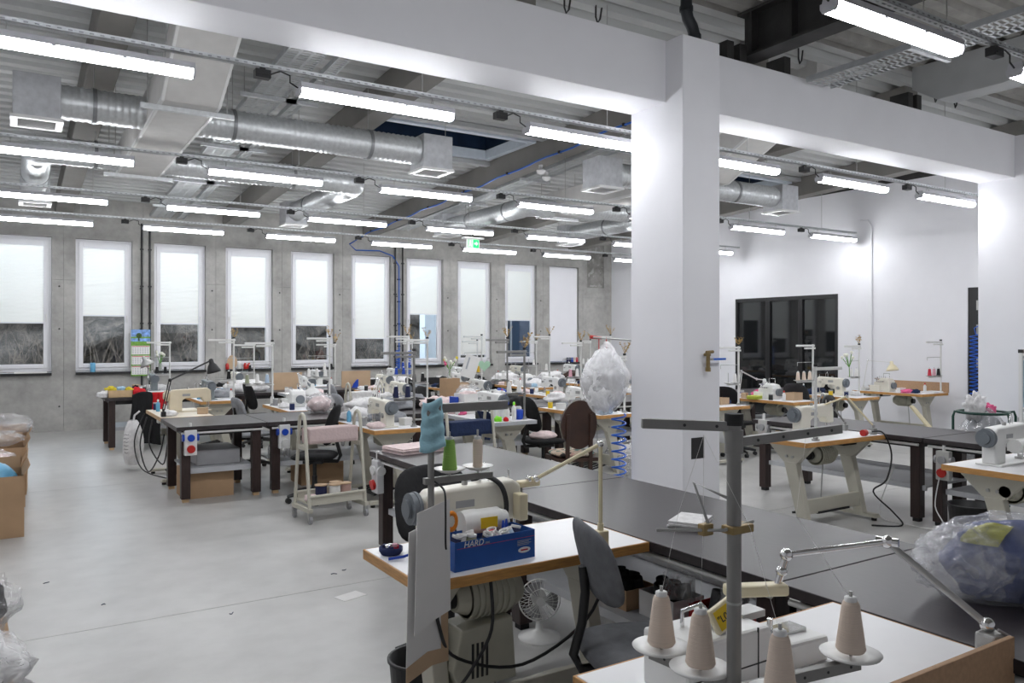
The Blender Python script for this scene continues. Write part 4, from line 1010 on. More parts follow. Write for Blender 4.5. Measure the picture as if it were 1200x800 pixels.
MB().box(-0.03, 0.27, -0.012, 0.012, 0.355, 0.38).obj('spool_bar', 'pole_grey', t, 0.003)
for x in (0.08, 0.205):
    d = MB().lathe([(0.012, -0.012), (0.035, -0.006), (0.06, 0.006), (0.062, 0.009), (0.03, 0.001), (0.0, 0.0)], 24, (x, 0, 0.4)).obj('spool_dish', 'ceramic', t)
    MB().cyl((x, 0, 0.375), (x, 0, 0.55), 0.004, n=8).obj('spindle', 'steel', d)
put_cone('thread_green', (1.415, 2.70, 1.186), 'green thread cone on white dish beside the blue face mask', h=0.122, r0=0.03)
put_cone('thread_beige', (1.54, 2.70, 1.186), 'slim beige thread cone on white dish next to the green cone', h=0.115, r0=0.02)
# blue face mask hung on the pole
fm = MB()
def mask(u, v):
    a = (u-0.5)*2.6; R_ = 0.03+0.012*v
    return (R_*math.sin(a)*1.3, -R_*math.cos(a)-0.004*math.sin(v*22), 0.185*(1-v)+0.01*math.sin(a*2))
fm.grid(mask, 16, 20); o = fm.obj('face_mask', 'cloth_mask', loc=(1.335, 2.70, 1.275)); so = o.modifiers.new('solid', 'SOLIDIFY'); so.thickness = 0.004; tag(o, 'pale blue face mask hanging on the grey thread stand pole', 'mask')
# lamp arm from table to machine
t = arm_lamp('beige articulated lamp arm clamped to the blue box table', [(2.15, 2.69, 0.785), (2.15, 2.69, 1.236), (1.975, 2.93, 1.065), (1.955, 2.96, 1.06)], 'lamp_cream', 0.009, None, clamp=(0.055, 0.05, 0.075), twin=False)
MB().bc(Vector((1.955, 2.97, 1.04))-Vector((2.15, 2.69, 0.785)), (0.11, 0.045, 0.03)).obj('lamp_head', 'lamp_cream', t, 0.008)
# hanging pattern cards
for i, (x, y, zb_, zt, w, m, rz, lab) in enumerate(((1.30, 2.615, 0.62, 1.09, 0.175, 'card_white', 0.25, 'tall white pattern card hanging at the thread stand'), (1.27, 2.628, 0.5, 1.02, 0.16, 'card_white', 0.2, 'white pattern card with pencil lines behind a taller card'), (1.29, 2.637, 0.44, 0.95, 0.2, 'cardboard_pale', 0.22, 'brown cardboard pattern sheet behind white cards'))):
    p = MB().prism([(-w/2, 0), (w*0.1, 0.035), (w/2, 0.03+0.02*(i == 0)), (w/2*0.95, zt-zb_), (-w/2*0.85, zt-zb_-0.03)], -0.0015, 0.0015, 'y'); o = p.obj('pattern_card', m, loc=(x, y, zb_), rz=rz); tag(o, lab, 'pattern')
cable('black lead hanging in front of the white pattern card', [(1.345, 2.686, 1.15), (1.34, 2.6, 1.13), (1.33, 2.57, 1.06), (1.33, 2.57, 0.95), (1.335, 2.575, 0.92)], 0.004)
MB().box(-0.022, 0.022, -0.03, 0.03, 0, 0.115).obj('needle_box', 'lamp_cream', loc=(1.87, 2.90, 0.90), bevel=0.006); tag(bpy.data.objects['needle_box'], 'cream control box fixed at the rear of the cream machine head', 'box')
cable('black cable bundle strapped over the cream sewing machine', [(1.72, 3.06, 1.06), (1.74, 3.0, 1.09), (1.78, 2.925, 1.06), (1.8, 2.905, 0.98), (1.78, 2.9, 0.9), (1.7, 2.9, 0.87)], 0.012)
# blue thread box with bobbins
bx = thing('thread_box', 'open blue cardboard box lettered HARD and full of spools', 'box', (1.627, 2.79, 0.785), 0.06)
k = MB(); a, b, th, h = 0.195, 0.08, 0.003, 0.115
k.box(-a, a, -b, b, 0, th)
for (x0, x1, y0, y1) in ((-a, a, -b, -b+th), (-a, a, b-th, b), (-a, -a+th, -b+th, b-th), (a-th, a, -b+th, b-th)): k.box(x0, x1, y0, y1, th, h)
k.obj('box_shell', 'box_blue', bx); MB().box(-a+th, a-th, -b+th, b-th, th, 0.05).obj('box_lining', 'cardboard', bx)
MB().box(-a+0.01, a-0.005, -b-0.0012, -b, 0.088, 0.0895).obj('printed_line', 'print_red', bx)
text('printed_name', 'HARD', 0.034, 'print_white', bx, (-0.155, -b-0.0008, 0.09), (PI/2, 0, 0), shear=0.2)
text('printed_number', '5000', 0.011, 'print_grey', bx, (-0.055, -b-0.0008, 0.092), (PI/2, 0, 0), shear=0.2)
for i in range(4): MB().box(0.105, 0.175-0.012*(i % 2), -b-0.001, -b, 0.076-i*0.006, 0.0782-i*0.006).obj('printed_line', 'print_grey', bx)
MB().cyl((0.14, -b-0.0012, 0.038), (0.14, -b, 0.038), 0.012, n=20).obj('printed_oval', 'print_white', bx).scale = (1, 1, 1)
ov = bx.children[-1]; ov.scale = (2.6, 1, 1); ov.location = (0.14-0.14*2.6, 0, 0)
MB().box(0.122, 0.158, -b-0.0016, -b-0.0012, 0.035, 0.041).obj('printed_badge', 'print_red', bx)
rg = random.Random(11)
cl = ['thread_navy', 'thread_white', 'thread_sage', 'thread_white', 'thread_black', 'thread_pink', 'thread_red', 'thread_white', 'thread_ice', 'thread_navy']
for i in range(10):
    x = -0.15+0.033*i; y = rg.uniform(-0.035, 0.04); T = Matrix.Rotation(rg.uniform(-0.5, 0.5), 4, 'X') @ Matrix.Rotation(rg.uniform(-0.4, 0.4), 4, 'Y')
    s = thing('thread_spool', '%s thread spool standing in the blue box' % cl[i].split('_')[1], 'thread', local((1.627, 2.79, 0.785), 0.06, (x, y, 0.082)), 0, 'loose spools in the blue box')
    MB().lathe([(0.021, -0.035), (0.021, 0.03), (0.012, 0.03)], 16, T=T).obj('thread_wrap', cl[i], s)
    MB().lathe([(0.02, 0.028), (0.022, 0.04), (0.019, 0.041), (0.016, 0.035), (0.015, 0.0)], 16, T=T).obj('spool_rim', 'white_plastic', s)
sc = thing('scissors', 'orange handled scissors stuck in the blue thread box', 'scissors', local((1.627, 2.79, 0.785), 0.06, (-0.18, 0.02, 0.1)))
for s_ in (-1, 1): MB().ring((0, 0, 0), 0.022, 0.007, 18, 8, T=Matrix.Translation((s_*0.02+0.01, 0, 0.075)) @ Matrix.Rotation(PI/2, 4, 'X') @ Matrix.Scale(1.5, 4, (0, 1, 0))).obj('handle', 'plastic_orange', sc)
MB().box(0.0, 0.014, -0.002, 0.002, -0.06, 0.05).box(0.008, 0.02, -0.004, -0.001, -0.06, 0.05).obj('blades', 'steel', sc)
for i, (x, y) in enumerate(((0.09, 0.0), (0.12, 0.02))):
    o = MB().lathe([(0.003, 0), (0.008, 0.02), (0.008, 0.05), (0.003, 0.075)], 10).obj('marker_pen', 'plastic_blue', loc=local((1.627, 2.79, 0.785), 0.06, (x, y, 0.075))); tag(o, 'blue marker pen standing in the blue thread box', 'pen', 'pens in the blue box')
# bobbin case and trinkets at the table corner
t = thing('pin_dish', 'round dark pin dish with bobbins at the table corner', 'dish', (1.335, 3.08, 0.785)); MB().lathe([(0.04, 0), (0.05, 0.015), (0.05, 0.03), (0.045, 0.03), (0.043, 0.012), (0.0, 0.01)], 20).obj('dish', 'denim_dark', t)
for i in range(5): MB().lathe([(0.011, 0), (0.011, 0.012)], 12, (0.025*math.cos(i*1.25), 0.025*math.sin(i*1.25), 0.02+0.004*i)).obj('bobbin', ['thread_red', 'steel', 'thread_navy', 'chrome', 'thread_pink'][i], t)
o = MB().tube([(0, 0, 0), (0.06, -0.02, 0.006), (0.11, -0.01, 0.012)], 0.006, 8).obj('seam_ripper', 'plastic_blue', loc=(1.285, 2.99, 0.792)); tag(o, 'blue handled seam ripper lying by the pin dish', 'tool')
# chair behind the station
chair('charcoal', 'charcoal office chair tucked behind the blue box sewing table', (1.95, 3.72, 0), 0.1, fab='cloth_charcoal', back_w=0.5, back_h=0.4)
# black bin, fan
def bin_(label, loc, r, h, m='black_plastic'):
    b = MB().lathe([(r*0.8, 0), (r, h), (r+0.008, h), (r+0.008, h+0.012), (r-0.006, h+0.012), (r*0.8-0.006, 0.01), (0, 0.01)], 28).obj('waste_bin', m, loc=loc); return tag(b, label, 'bin')
bin_('black waste bin under the blue box sewing table', (1.47, 3.06, 0), 0.14, 0.32)
f = thing('desk_fan', 'small white fan standing on the floor under the table', 'fan', (2.5, 3.68, 0), -0.45)
MB().lathe([(0.12, 0), (0.12, 0.012), (0.06, 0.035), (0.022, 0.05), (0.018, 0.1)], 24).obj('fan_base', 'ceramic', f)
cg = MB()
for i in range(28):
    a = 2*PI*i/28; pts = [(0.02*math.cos(a), -0.06, 0.22+0.02*math.sin(a)), (0.09*math.cos(a), -0.055, 0.22+0.09*math.sin(a)), (0.118*math.cos(a), -0.02, 0.22+0.118*math.sin(a)), (0.09*math.cos(a), 0.03, 0.22+0.09*math.sin(a)), (0.03*math.cos(a), 0.045, 0.22+0.03*math.sin(a))]
    cg.tube(pts, 0.0016, 4)
TX = Matrix.Translation((0, -0.02, 0.22)) @ Matrix.Rotation(PI/2, 4, 'X'); cg.ring((0, 0, 0), 0.118, 0.004, 32, 6, T=TX); cg.ring((0, 0, 0.035), 0.07, 0.0018, 24, 5, T=TX)
cg.obj('fan_cage', 'ceramic', f); MB().cyl((0, -0.065, 0.22), (0, -0.058, 0.22), 0.024, n=16).obj('cage_badge', 'white_plastic', f)
MB().cyl((0, 0.03, 0.22), (0, 0.13, 0.21), 0.045, 0.035, n=18).cyl((0, 0.08, 0.19), (0, 0.0, 0.1), 0.018, n=10).obj('fan_motor', 'ceramic', f)
for i in range(3):
    bl = MB(); a0 = 2*PI*i/3
    def bf(u, v):
        r_ = 0.02+0.085*u; a = a0+(v-0.5)*1.3*(0.5+0.5*u); return (r_*math.cos(a), -0.02+0.02*(v-0.5), 0.22+r_*math.sin(a))
    bl.grid(bf, 6, 5); bl.obj('fan_blade', 'grey_plastic', f)
cable('black power lead looping under the blue box table', [(1.35, 2.7, 0.74), (1.33, 2.62, 0.62), (1.45, 2.7, 0.45), (1.75, 2.7, 0.36), (2.05, 2.66, 0.5), (2.2, 2.68, 0.72)], 0.007)
cable('black motor cable hanging from the sewing table motor', [(1.6, 2.7, 0.73), (1.58, 2.66, 0.55), (1.5, 2.68, 0.4), (1.46, 2.72, 0.32)], 0.007)
socket_box('white socket box on the leg of dark table with pale cloth', 2.44, 5.82, 0.6, -PI/2, True, 'white_plastic2', 'white_plastic')
# ---- station in the bottom corner: flat bed machine and big cones
inst('table_B', sewing_table(1.12, edge='oak', W=0.56), 'sewing_table', 'white topped sewing table in front of the bagged blue fabric', 'table', (1.832, 1.432, 0), PI)
o = MB().box(1.66, 2.41, 1.132, 1.148, 0.35, 0.845).obj('end_board', 'mdf', bevel=0.002); tag(o, 'brown fibreboard panel fixed upright at the white table end', 'panel')
m = thing('sewing_machine', 'white flat bed machine with orange badge beside the beige cones', 'sewing machine', (1.68, 1.49, 0.785))
MB().prism([(-0.28, 0), (0.27, 0), (0.27, 0.07), (0.05, 0.08), (0.02, 0.145), (-0.28, 0.15)], -0.085, 0.085, 'y').obj('body', 'mach_white', m, 0.01)
MB().box(-0.282, 0.02, -0.087, -0.083, 0.055, 0.058).box(-0.03, -0.027, -0.087, -0.083, 0.0, 0.15).obj('panel_joint', 'print_dark', m)
MB().box(-0.27, -0.13, -0.0865, -0.085, 0.012, 0.042).obj('badge', 'print_orange', m)
text('badge_name', 'SIRUBA', 0.032, 'print_white', m, (-0.265, -0.0872, 0.016), (PI/2, 0, 0), shear=0.1)
q = MB(); q.lathe([(0.03, 0.0), (0.034, 0.012), (0.03, 0.03), (0.016, 0.036), (0.0, 0.036)], 18, (-0.12, 0.0, 0.15)); q.tube([(-0.19, 0.03, 0.15), (-0.19, 0.03, 0.19), (-0.13, 0.02, 0.2), (-0.12, 0, 0.18)], 0.006, 8); q.obj('tension_dial', 'chrome', m)
MB().cyl((0.02, 0.03, 0.14), (0.02, 0.03, 0.2), 0.012, n=12).box(0.0, 0.09, -0.01, 0.05, 0.135, 0.155).obj('lifter_post', 'steel', m, 0.002)
MB().box(0.08, 0.24, -0.03, 0.03, 0.07, 0.082).cyl((0.12, 0, 0.08), (0.12, 0, 0.12), 0.008, n=8).obj('needle_plate', 'chrome', m)
T = Matrix.Translation((-0.14, -0.07, 0.2)) @ Matrix.Rotation(-0.35, 4, 'Y') @ Matrix.Rotation(-0.3, 4, 'X')
cp = MB().box(-0.045, 0.045, -0.01, 0.01, -0.033, 0.033, T=T).obj('control_panel', 'lamp_cream', m, 0.006)
MB().box(-0.036, 0.036, -0.0115, -0.01, -0.025, 0.025, T=T).obj('screen', 'sticker_yellow', cp)
MB().box(-0.012, 0.012, -0.006, 0.006, 0.145, 0.19, T=Matrix.Translation((-0.14, -0.06, 0.0))).obj('panel_post', 'steel', m)
e = (T.to_euler()); o = text('screen_digits', '"L07', 0.026, 'print_dark', m, T @ Vector((-0.033, -0.012, -0.008)), (PI/2+e.x, e.y, e.z))
# thread stand with four beige cones
S0 = Vector((1.31, 1.18, 0.785)); t = thing('thread_stand', 'tall grey thread stand with four white dishes of beige cones', 'stand', S0)
MB().cyl((0, 0, 0), (0, 0, 0.012), 0.04, n=16).obj('base_flange', 'steel', t)
MB().cyl((0, 0, 0.012), (0, 0, 0.73), 0.0155, n=16).obj('pole', 'pole_grey', t)
MB().cyl((0, 0, 0.34), (0, 0, 0.345), 0.0165, n=16).obj('pole_joint', 'steel', t)
MB().cyl((0, 0, 0.665), (0, 0, 0.715), 0.02, n=14).obj('arm_collar', 'pole_grey', t)
def bar(a, b, w, h_):
    a = Vector(a); b = Vector(b); d = b-a; L_ = d.length; T = Matrix.Translation(a) @ d.to_track_quat('X', 'Z').to_matrix().to_4x4()
    m_ = MB().box(0, L_, -w/2, w/2, -h_/2, h_/2, T=T)
    n = int(L_/0.07)
    for i in range(n): m_.cyl(T @ Vector((0.04+i*0.07, -w/2-0.001, 0)), T @ Vector((0.04+i*0.07, -w/2+0.001, 0)), 0.0035, n=8, mi=1); m_.cyl(T @ Vector((0.04+i*0.07, w/2-0.001, 0)), T @ Vector((0.04+i*0.07, w/2+0.001, 0)), 0.0035, n=8, mi=1)
    return m_
bar((0, 0, 0.722), Vector((1.137, 1.281, 1.515))-S0, 0.016, 0.021).obj('top_arm', ['pole_grey', 'print_dark'], t, 0.003)
bar((0.01, -0.01, 0.69), Vector((1.60, 1.125, 1.49))-S0, 0.016, 0.02).obj('top_arm', ['pole_grey', 'print_dark'], t, 0.003)
MB().cyl((0, 0, 0.725), (0, 0, 0.75), 0.02, n=12).obj('pole_cap', 'rubber', t)
MB().box(-0.022, 0.045, -0.017, 0.017, 0.492, 0.51).obj('guide_block', 'brass', t, 0.003)
MB().tube([(0.06, 0, 0.51), (-0.03, 0, 0.502), (-0.16, 0.07, 0.505)], 0.004, 6).tube([(-0.05, 0.02, 0.5), (-0.07, 0.05, 0.6), (-0.02, 0.0, 0.57)], 0.004, 6).obj('guide_wire', 'steel', t)
MB().bc((-0.06, 0.025, 0.503), (0.03, 0.02, 0.025)).obj('guide_block', 'brass', t, 0.003)
CP = [(1.294, 1.389), (1.285, 1.254), (1.330, 1.075), (1.639, 1.125)]; ZD = 0.96
bar((0, 0.01, ZD-0.8), Vector((1.29, 1.42, ZD-0.016))-S0, 0.02, 0.03).obj('spool_bar', ['pole_grey', 'print_dark'], t, 0.003)
bar((0, 0, ZD-0.805), Vector((1.33, 1.06, ZD-0.02))-S0, 0.02, 0.03).obj('spool_bar', ['pole_grey', 'print_dark'], t, 0.003)
bar((0, -0.01, ZD-0.805), Vector((1.66, 1.12, ZD-0.02))-S0, 0.02, 0.026).obj('spool_bar', ['pole_grey', 'print_dark'], t, 0.003)
for i, (x, y) in enumerate(CP):
    p = Vector((x, y, ZD))-S0
    d = MB().lathe([(0.014, -0.008), (0.04, -0.005), (0.066, 0.004), (0.069, 0.008), (0.035, 0.001), (0.0, 0.0)], 32, p).obj('spool_dish', 'ceramic', t)
    MB().cyl(p, p+Vector((0, 0, 0.15)), 0.004, n=8).obj('spindle', 'steel', d)
    put_cone('thread_beige', (x, y, ZD+0.012), 'beige thread cone on white dish of the tall grey stand', 'beige cones on the tall stand', h=0.118, r0=0.0335)
# chrome lamp arm with cream head
t = thing('desk_lamp', 'chrome jointed lamp arm with cream bar shaped head', 'lamp', (2.395, 1.19, 0.785)); o = Vector(t.location)
MB().bc((0.0, 0.0, 0.03), (0.07, 0.06, 0.058)).obj('clamp', 'steel', t, 0.008)
A_ = [Vector((2.395, 1.2, 0.86)), Vector((2.25, 1.42, 1.075)), Vector((1.99, 1.585, 1.035)), Vector((1.965, 1.6, 0.935))]; A_ = [p-o for p in A_]
MB().cyl((0, 0.01, 0.05), A_[0], 0.014, n=12).ell(A_[0], (0.022, 0.022, 0.022), 14, 8).obj('lamp_joint', 'chrome', t)
MB().cyl(A_[0], A_[1], 0.0105, n=14).obj('lamp_arm', 'steel', t); MB().cyl(A_[1], A_[2], 0.0095, n=14).obj('lamp_arm', 'chrome', t)
MB().ell(A_[1], (0.02, 0.02, 0.02), 14, 8).cyl(A_[1]+Vector((0.012, -0.03, 0)), A_[1]+Vector((-0.012, 0.03, 0)), 0.014, n=12).obj('lamp_joint', 'chrome', t)
MB().ell(A_[2], (0.02, 0.02, 0.02), 14, 8).cyl(A_[2], A_[3], 0.011, n=12).ell((A_[2]+A_[3])/2, (0.018, 0.018, 0.016), 14, 8).obj('lamp_joint', 'chrome', t)
lh = MB().box(-0.165, 0.03, -0.026, 0.026, -0.022, 0.014, T=Matrix.Translation(A_[3]) @ Matrix.Rotation(-0.45, 4, 'Z')).obj('lamp_head', 'lamp_cream', t, 0.009)
MB().tube([(0.03, -0.045, -0.12), (0.035, -0.045, -0.02), (0.03, -0.04, 0.05), (0.0, -0.02, 0.07)], 0.005, 6).obj('lamp_lead', 'grey_plastic', t)
# thin white threads drawn up from the cones
th = MB()
for (x, y) in CP: th.tube([Vector((x, y, ZD+0.13)), Vector((x*0.6+1.25*0.4, y*0.6+1.2*0.4, 1.3)), Vector((1.25 if x < 1.5 else 1.5, 1.21 if x < 1.5 else 1.14, 1.49))], 0.0004, 4)
tag(th.obj('loose_threads', 'thread_white'), 'fine white threads running from beige cones to stand arms', 'thread', kind='stuff')
chair('grey', 'grey fabric office chair between the two white sewing tables', (2.08, 2.36, 0), 1.22, fab='cloth_grey', back_h=0.31, back_w=0.42, bz=0.36)
# ---- things on the long table
folded('folded pale pink cloth on the far end of dark table', 2.7, 5.76, 0.785, 0.42, 0.3, 4, 'cloth_palepink', 0.15)
folded('small folded white rag on the dark table before the column', 2.78, 2.78, 0.785, 0.22, 0.16, 3, 'cloth_white', 0.5)
# bag of blue and yellow fabric
bgx = thing('fabric_bag', 'knotted clear plastic bag stuffed with blue and yellow fabric', 'bag', (2.99, 1.42, 0.785), -0.5)
b1 = blob((0.04, 0, 0.12), (0.27, 0.17, 0.15), 0.14, 1.6, 3, 40, 26); b1.v = [(x, y, max(z, 0.004)) for x, y, z in b1.v]; b1.obj('blue_fabric', 'cloth_denim', bgx)
def patch(t0, t1, a0, a1, c, r, k, seed=3):
    """piece of cloth lying over the blue bundle"""
    mb = MB(); sd = Vector((seed*3.1, seed*1.7, seed*0.9))
    def fn(u, v):
        t_ = t0+(t1-t0)*v; a = a0+(a1-a0)*u+0.15*v; d = Vector((math.sin(t_)*math.cos(a), math.sin(t_)*math.sin(a), -math.cos(t_))); q = k*(1+0.14*fbm(d*1.6+sd))
        return (c[0]+d.x*r[0]*q, c[1]+d.y*r[1]*q, max(0.004, c[2]+d.z*r[2]*q))
    return mb.grid(fn, 16, 16)
patch(1.05, 2.1, -1.9, -0.95, (0.04, 0, 0.12), (0.27, 0.17, 0.15), 1.03).obj('yellow_fabric', 'cloth_olive', bgx)
patch(2.1, 2.6, -3.0, -2.3, (0.04, 0, 0.12), (0.27, 0.17, 0.15), 1.03).obj('yellow_fabric', 'cloth_olive', bgx)
def crump(c, r, amp, seed, nu=56, nv=34, fr=2.4):
    mb = MB(); sd = Vector((seed, seed*2.0, 1))
    def fn(d):
        n1 = noise.turbulence(d*fr+sd, 4, True); return 1+amp*(n1-0.5)
    mb.ell(c, r, nu, nv, fn=fn); return mb
b2 = crump((0.0, 0, 0.125), (0.33, 0.2, 0.165), 0.16, 2, 72, 44, 1.9); b2.v = [(x, y, max(z, 0.001)) for x, y, z in b2.v]; b2.obj('plastic_film', 'film_clear', bgx)
b3 = crump((-0.2, -0.04, 0.13), (0.16, 0.15, 0.13), 0.35, 5, 56, 34, 2.4); b3.v = [(x, y, max(z, 0.001)) for x, y, z in b3.v]; b3.obj('gathered_film', 'film_clear', bgx)
kn = MB()
def knot(u, v):
    a = 2*PI*u; r_ = 0.018+0.1*v**1.5*(0.7+0.3*math.sin(a*7)); return (-0.18+r_*math.cos(a)*0.8-0.03*v, -0.13-0.06*v+0.5*r_*math.sin(a), 0.17+0.9*r_*math.sin(a)+0.03*v*math.sin(a*3+1))
kn.grid(knot, 60, 8); kn.v = [(-0.18+(x+0.18)*0.6, y, 0.17+(z-0.17)*0.6) for x, y, z in kn.v]; kn.obj('bag_knot', 'film_clear', bgx)
MB().box(2.98, 3.2, 1.2, 1.32, 0.785, 0.7875).obj('paper_sheet', 'paper', rz=0)
tag(bpy.data.objects['paper_sheet'], 'white paper sheet lying beside the bagged fabric', 'paper')
# ---- shelf goods under the long table
def roll_box(label, x, y, w, d, h, m, rolls, rm, z=0.336):
    t = thing('roll_box', label, 'box', (x, y, z)); a, b, th = w/2, d/2, 0.005
    k = MB(); k.box(-a, a, -b, b, 0, th)
    for (x0, x1, y0, y1) in ((-a, a, -b, -b+th), (-a, a, b-th, b), (-a, -a+th, -b+th, b-th), (a-th, a, -b+th, b-th)): k.box(x0, x1, y0, y1, th, h)
    k.obj('box_shell', m, t)
    rg = random.Random(int(y*100))
    for i in range(rolls):
        px = rg.uniform(-a+0.04, a-0.04); py = -b+0.04+(2*b-0.08)*i/max(1, rolls-1); T = Matrix.Translation((px, py, 0.05)) @ Matrix.Rotation(rg.uniform(-0.25, 0.25), 4, 'X') @ Matrix.Rotation(rg.uniform(-0.25, 0.25), 4, 'Y')
        q = MB().lathe([(0.03, -0.045), (0.031, h+0.0), (0.026, h+0.004), (0.02, h-0.004), (0.014, h+0.004), (0.008, h-0.01), (0.0, h-0.012)], 16, T=T)
        tag(q.obj('fabric_roll', rm, loc=(x, y, z)), '%s fabric roll standing in the %s' % ('black' if rm == 'cloth_black' else 'grey' if rm == 'cloth_midgrey' else 'charcoal', label.split(' on ')[0]), 'roll', 'rolls in ' + label)
roll_box('brown carton of black rolls on the low shelf', 2.66, 3.12, 0.2, 0.24, 0.1, 'cardboard', 6, 'cloth_black')
roll_box('open grey carton of charcoal rolls on the low shelf', 2.7, 2.83, 0.2, 0.24, 0.12, 'card_white', 5, 'cloth_charcoal')
roll_box('red sided carton of grey rolls on the low shelf', 2.74, 2.52, 0.2, 0.26, 0.13, 'plastic_red', 5, 'cloth_midgrey')
roll_box('black carton with red end on the low shelf', 2.78, 2.2, 0.2, 0.22, 0.15, 'plastic_red', 4, 'cloth_black')
bottle('white pump bottle with black label on the low shelf', (2.56, 3.36, 0.336), 'white_plastic', 'black_plastic', 0.2, 0.032)
for (x, y, z, sd) in ((2.62, 2.68, 0.5, 4), (2.66, 2.4, 0.52, 8)):
    q = MB()
    def curl(u, v):
        a = 0.6+u*4.2; r_ = 0.05+0.02*u; return (r_*math.cos(a), r_*math.sin(a)*1.2, -0.06+0.14*v+0.02*u)
    q.grid(curl, 18, 4); o = q.obj('film_scrap', 'film_grey', loc=(x, y, z), rz=sd); tag(o, 'curled translucent grey film poking out of low shelf carton', 'film', 'film scraps on the low shelf')

# ================================================================== RIGHT SIDE: second long table with two stations
dark_table('dark work table behind the machine with grey motor', 6.95, 7.87, 4.05, 6.0, 'y', rail_side='-x')
dark_table('dark work table beside the green hoop bag stand', 6.95, 7.87, 2.05, 4.04, 'y', rail_side='-x')
inst('table_Q', sewing_table(1.15, mx=0.12), 'sewing_table', 'white topped oak edged sewing table standing right of the column', 'table', (6.33, 4.66, 0), PI)
inst('machine_Q', lockstitch('mach_beige'), 'sewing_machine', 'beige sewing machine under a jointed lamp right of the column', 'sewing machine', (6.3, 4.72, 0.785), PI)
s = inst('stand_tall', thread_stand(0.66, 0.36, 'pole_white', 0, 0.3, False, 0.012, False), 'thread_stand', 'bare white thread stand right of the column', 'stand', (5.98, 4.45, 0.785), 0)
t = thing('tape_reel', 'black tape reel mounted above the beige sewing machine', 'reel', (6.62, 4.78, 1.06)); MB().lathe([(0.025, -0.02), (0.085, -0.02), (0.085, 0.02), (0.025, 0.02)], 28, T=Matrix.Rotation(PI/2, 4, 'X')).obj('reel', 'black_plastic', t); MB().cyl((0, -0.024, 0), (0, 0.024, 0), 0.03, n=18).obj('reel_hub', 'white_plastic', t)
MB().cyl((0, 0.03, 0), (0, 0.03, -0.272), 0.006, n=8).cyl((0, -0.02, 0), (0, 0.035, 0), 0.008, n=8).obj('reel_post', 'steel', t)
arm_lamp('white jointed lamp arm on the oak edged table by column', [(6.83, 4.45, 0.785), (6.64, 4.6, 1.14), (6.38, 4.7, 1.05)], 'lamp_cream', 0.009, None, clamp=(0.05, 0.05, 0.06), twin=False, clampm='steel')
arm_lamp('grey jointed lamp arm standing behind the beige machine', [(6.87, 4.78, 0.785), (6.72, 4.92, 1.14), (6.5, 4.85, 1.03)], 'pole_grey', 0.009, None, clamp=(0.05, 0.05, 0.06), twin=False, clampm='steel')
t = thing('power_plug', 'red and white power plug lying on the white table', 'plug', (6.66, 4.42, 0.815), 0.15); MB().cyl((-0.05, 0, 0), (0.0, 0, 0), 0.03, n=16).obj('plug_cap', 'plastic_red', t); MB().cyl((0, 0, 0), (0.1, 0, 0.0), 0.028, 0.014, n=16).obj('plug_body', 'white_plastic', t)
cable('black cable running from the plug over the table edge to floor', [(6.76, 4.43, 0.815), (6.88, 4.38, 0.8), (6.93, 4.33, 0.6), (6.8, 4.3, 0.38), (6.66, 4.34, 0.28), (6.78, 4.22, 0.1), (6.72, 4.1, 0.01), (6.5, 4.25, 0.01)], 0.008)
socket_box('grey socket box on the dark table leg by white cables', 7.0, 3.86, 0.56, -PI/2, True, 'stand_grey', 'grey_plastic')
socket_box('white socket box on the dark table leg beside the column', 7.0, 5.85, 0.66, -PI/2, True, 'stand_grey', 'grey_plastic')
cable('thin white cable hanging from the socket to the floor', [(6.93, 3.88, 0.45), (6.9, 3.9, 0.2), (6.85, 3.8, 0.03), (6.8, 4.1, 0.01), (6.85, 4.4, 0.05), (6.92, 4.3, 0.5)], 0.005, 'white_plastic')
inst('table_R', sewing_table(1.2, mx=0.3), 'sewing_table', 'white topped oak edged sewing table beside the green hoop stand', 'table', (6.24, 2.86, 0), PI)
inst('machine_R', lockstitch('mach_white', motor=True), 'sewing_machine', 'white sewing machine with grey wheel near the green hoop stand', 'sewing machine', (6.08, 2.92, 0.785), PI)
inst('stand_r', thread_stand(0.72, 0.3, 'pole_white', 2, 0.32, False, 0.014), 'thread_stand', 'white thread stand pole beside the white sewing machine', 'stand', (6.02, 2.68, 0.785), 0)
bin_('black waste bin on the floor behind white table leg', (6.72, 3.5, 0), 0.17, 0.3)
g = thing('bag_stand', 'dark green hoop stand holding an open clear bag of scraps', 'stand', (8.5, 4.3, 0))
hp = MB(); hp.ring((0, 0, 0.92), 0.24, 0.014, 32, 8)
for a in (0.5, 2.6, 4.4, 5.6):
    x, y = 0.24*math.cos(a), 0.24*math.sin(a); hp.tube([(x, y, 0.92), (x*1.25, y*1.25, 0.93), (x*1.32, y*1.32, 0.88), (x*1.3, y*1.3, 0.0)], 0.013, 8)
hp.obj('hoop_frame', 'frame_green', g)
crump((0, 0, 0.55), (0.25, 0.25, 0.42), 0.2, 6).obj('plastic_film', 'film_clear', g)
blob((0, 0, 0.6), (0.2, 0.2, 0.3), 0.25, 2, 5).obj('fabric_scraps', 'cloth_midgrey', g)
blob((-0.08, 0.04, 0.98), (0.11, 0.08, 0.13), 0.7, 2.4, 9).obj('fabric_scraps', 'cloth_white', g)
blob((0.12, 0, 0.94), (0.07, 0.06, 0.06), 0.4, 2.4, 4).obj('fabric_scraps', 'cloth_pink', g)
r = thing('steel_rack', 'white post rack with blue sheets beside the second column', 'rack', (9.72, 4.5, 0))
for x, y in ((0, 0), (0.75, 0), (0, -0.35), (0.75, -0.35)): MB().box(x-0.018, x+0.018, y-0.018, y+0.018, 0, 1.52).obj('rack_post', 'white_plastic', r); MB().box(x-0.022, x+0.022, y-0.022, y+0.022, 1.52, 1.56).obj('post_cap', 'black_plastic', r)
for z in (0.3, 0.85, 1.46): MB().box(0, 0.75, -0.36, 0.01, z, z+0.03).obj('rack_shelf', 'shelf_grey', r)
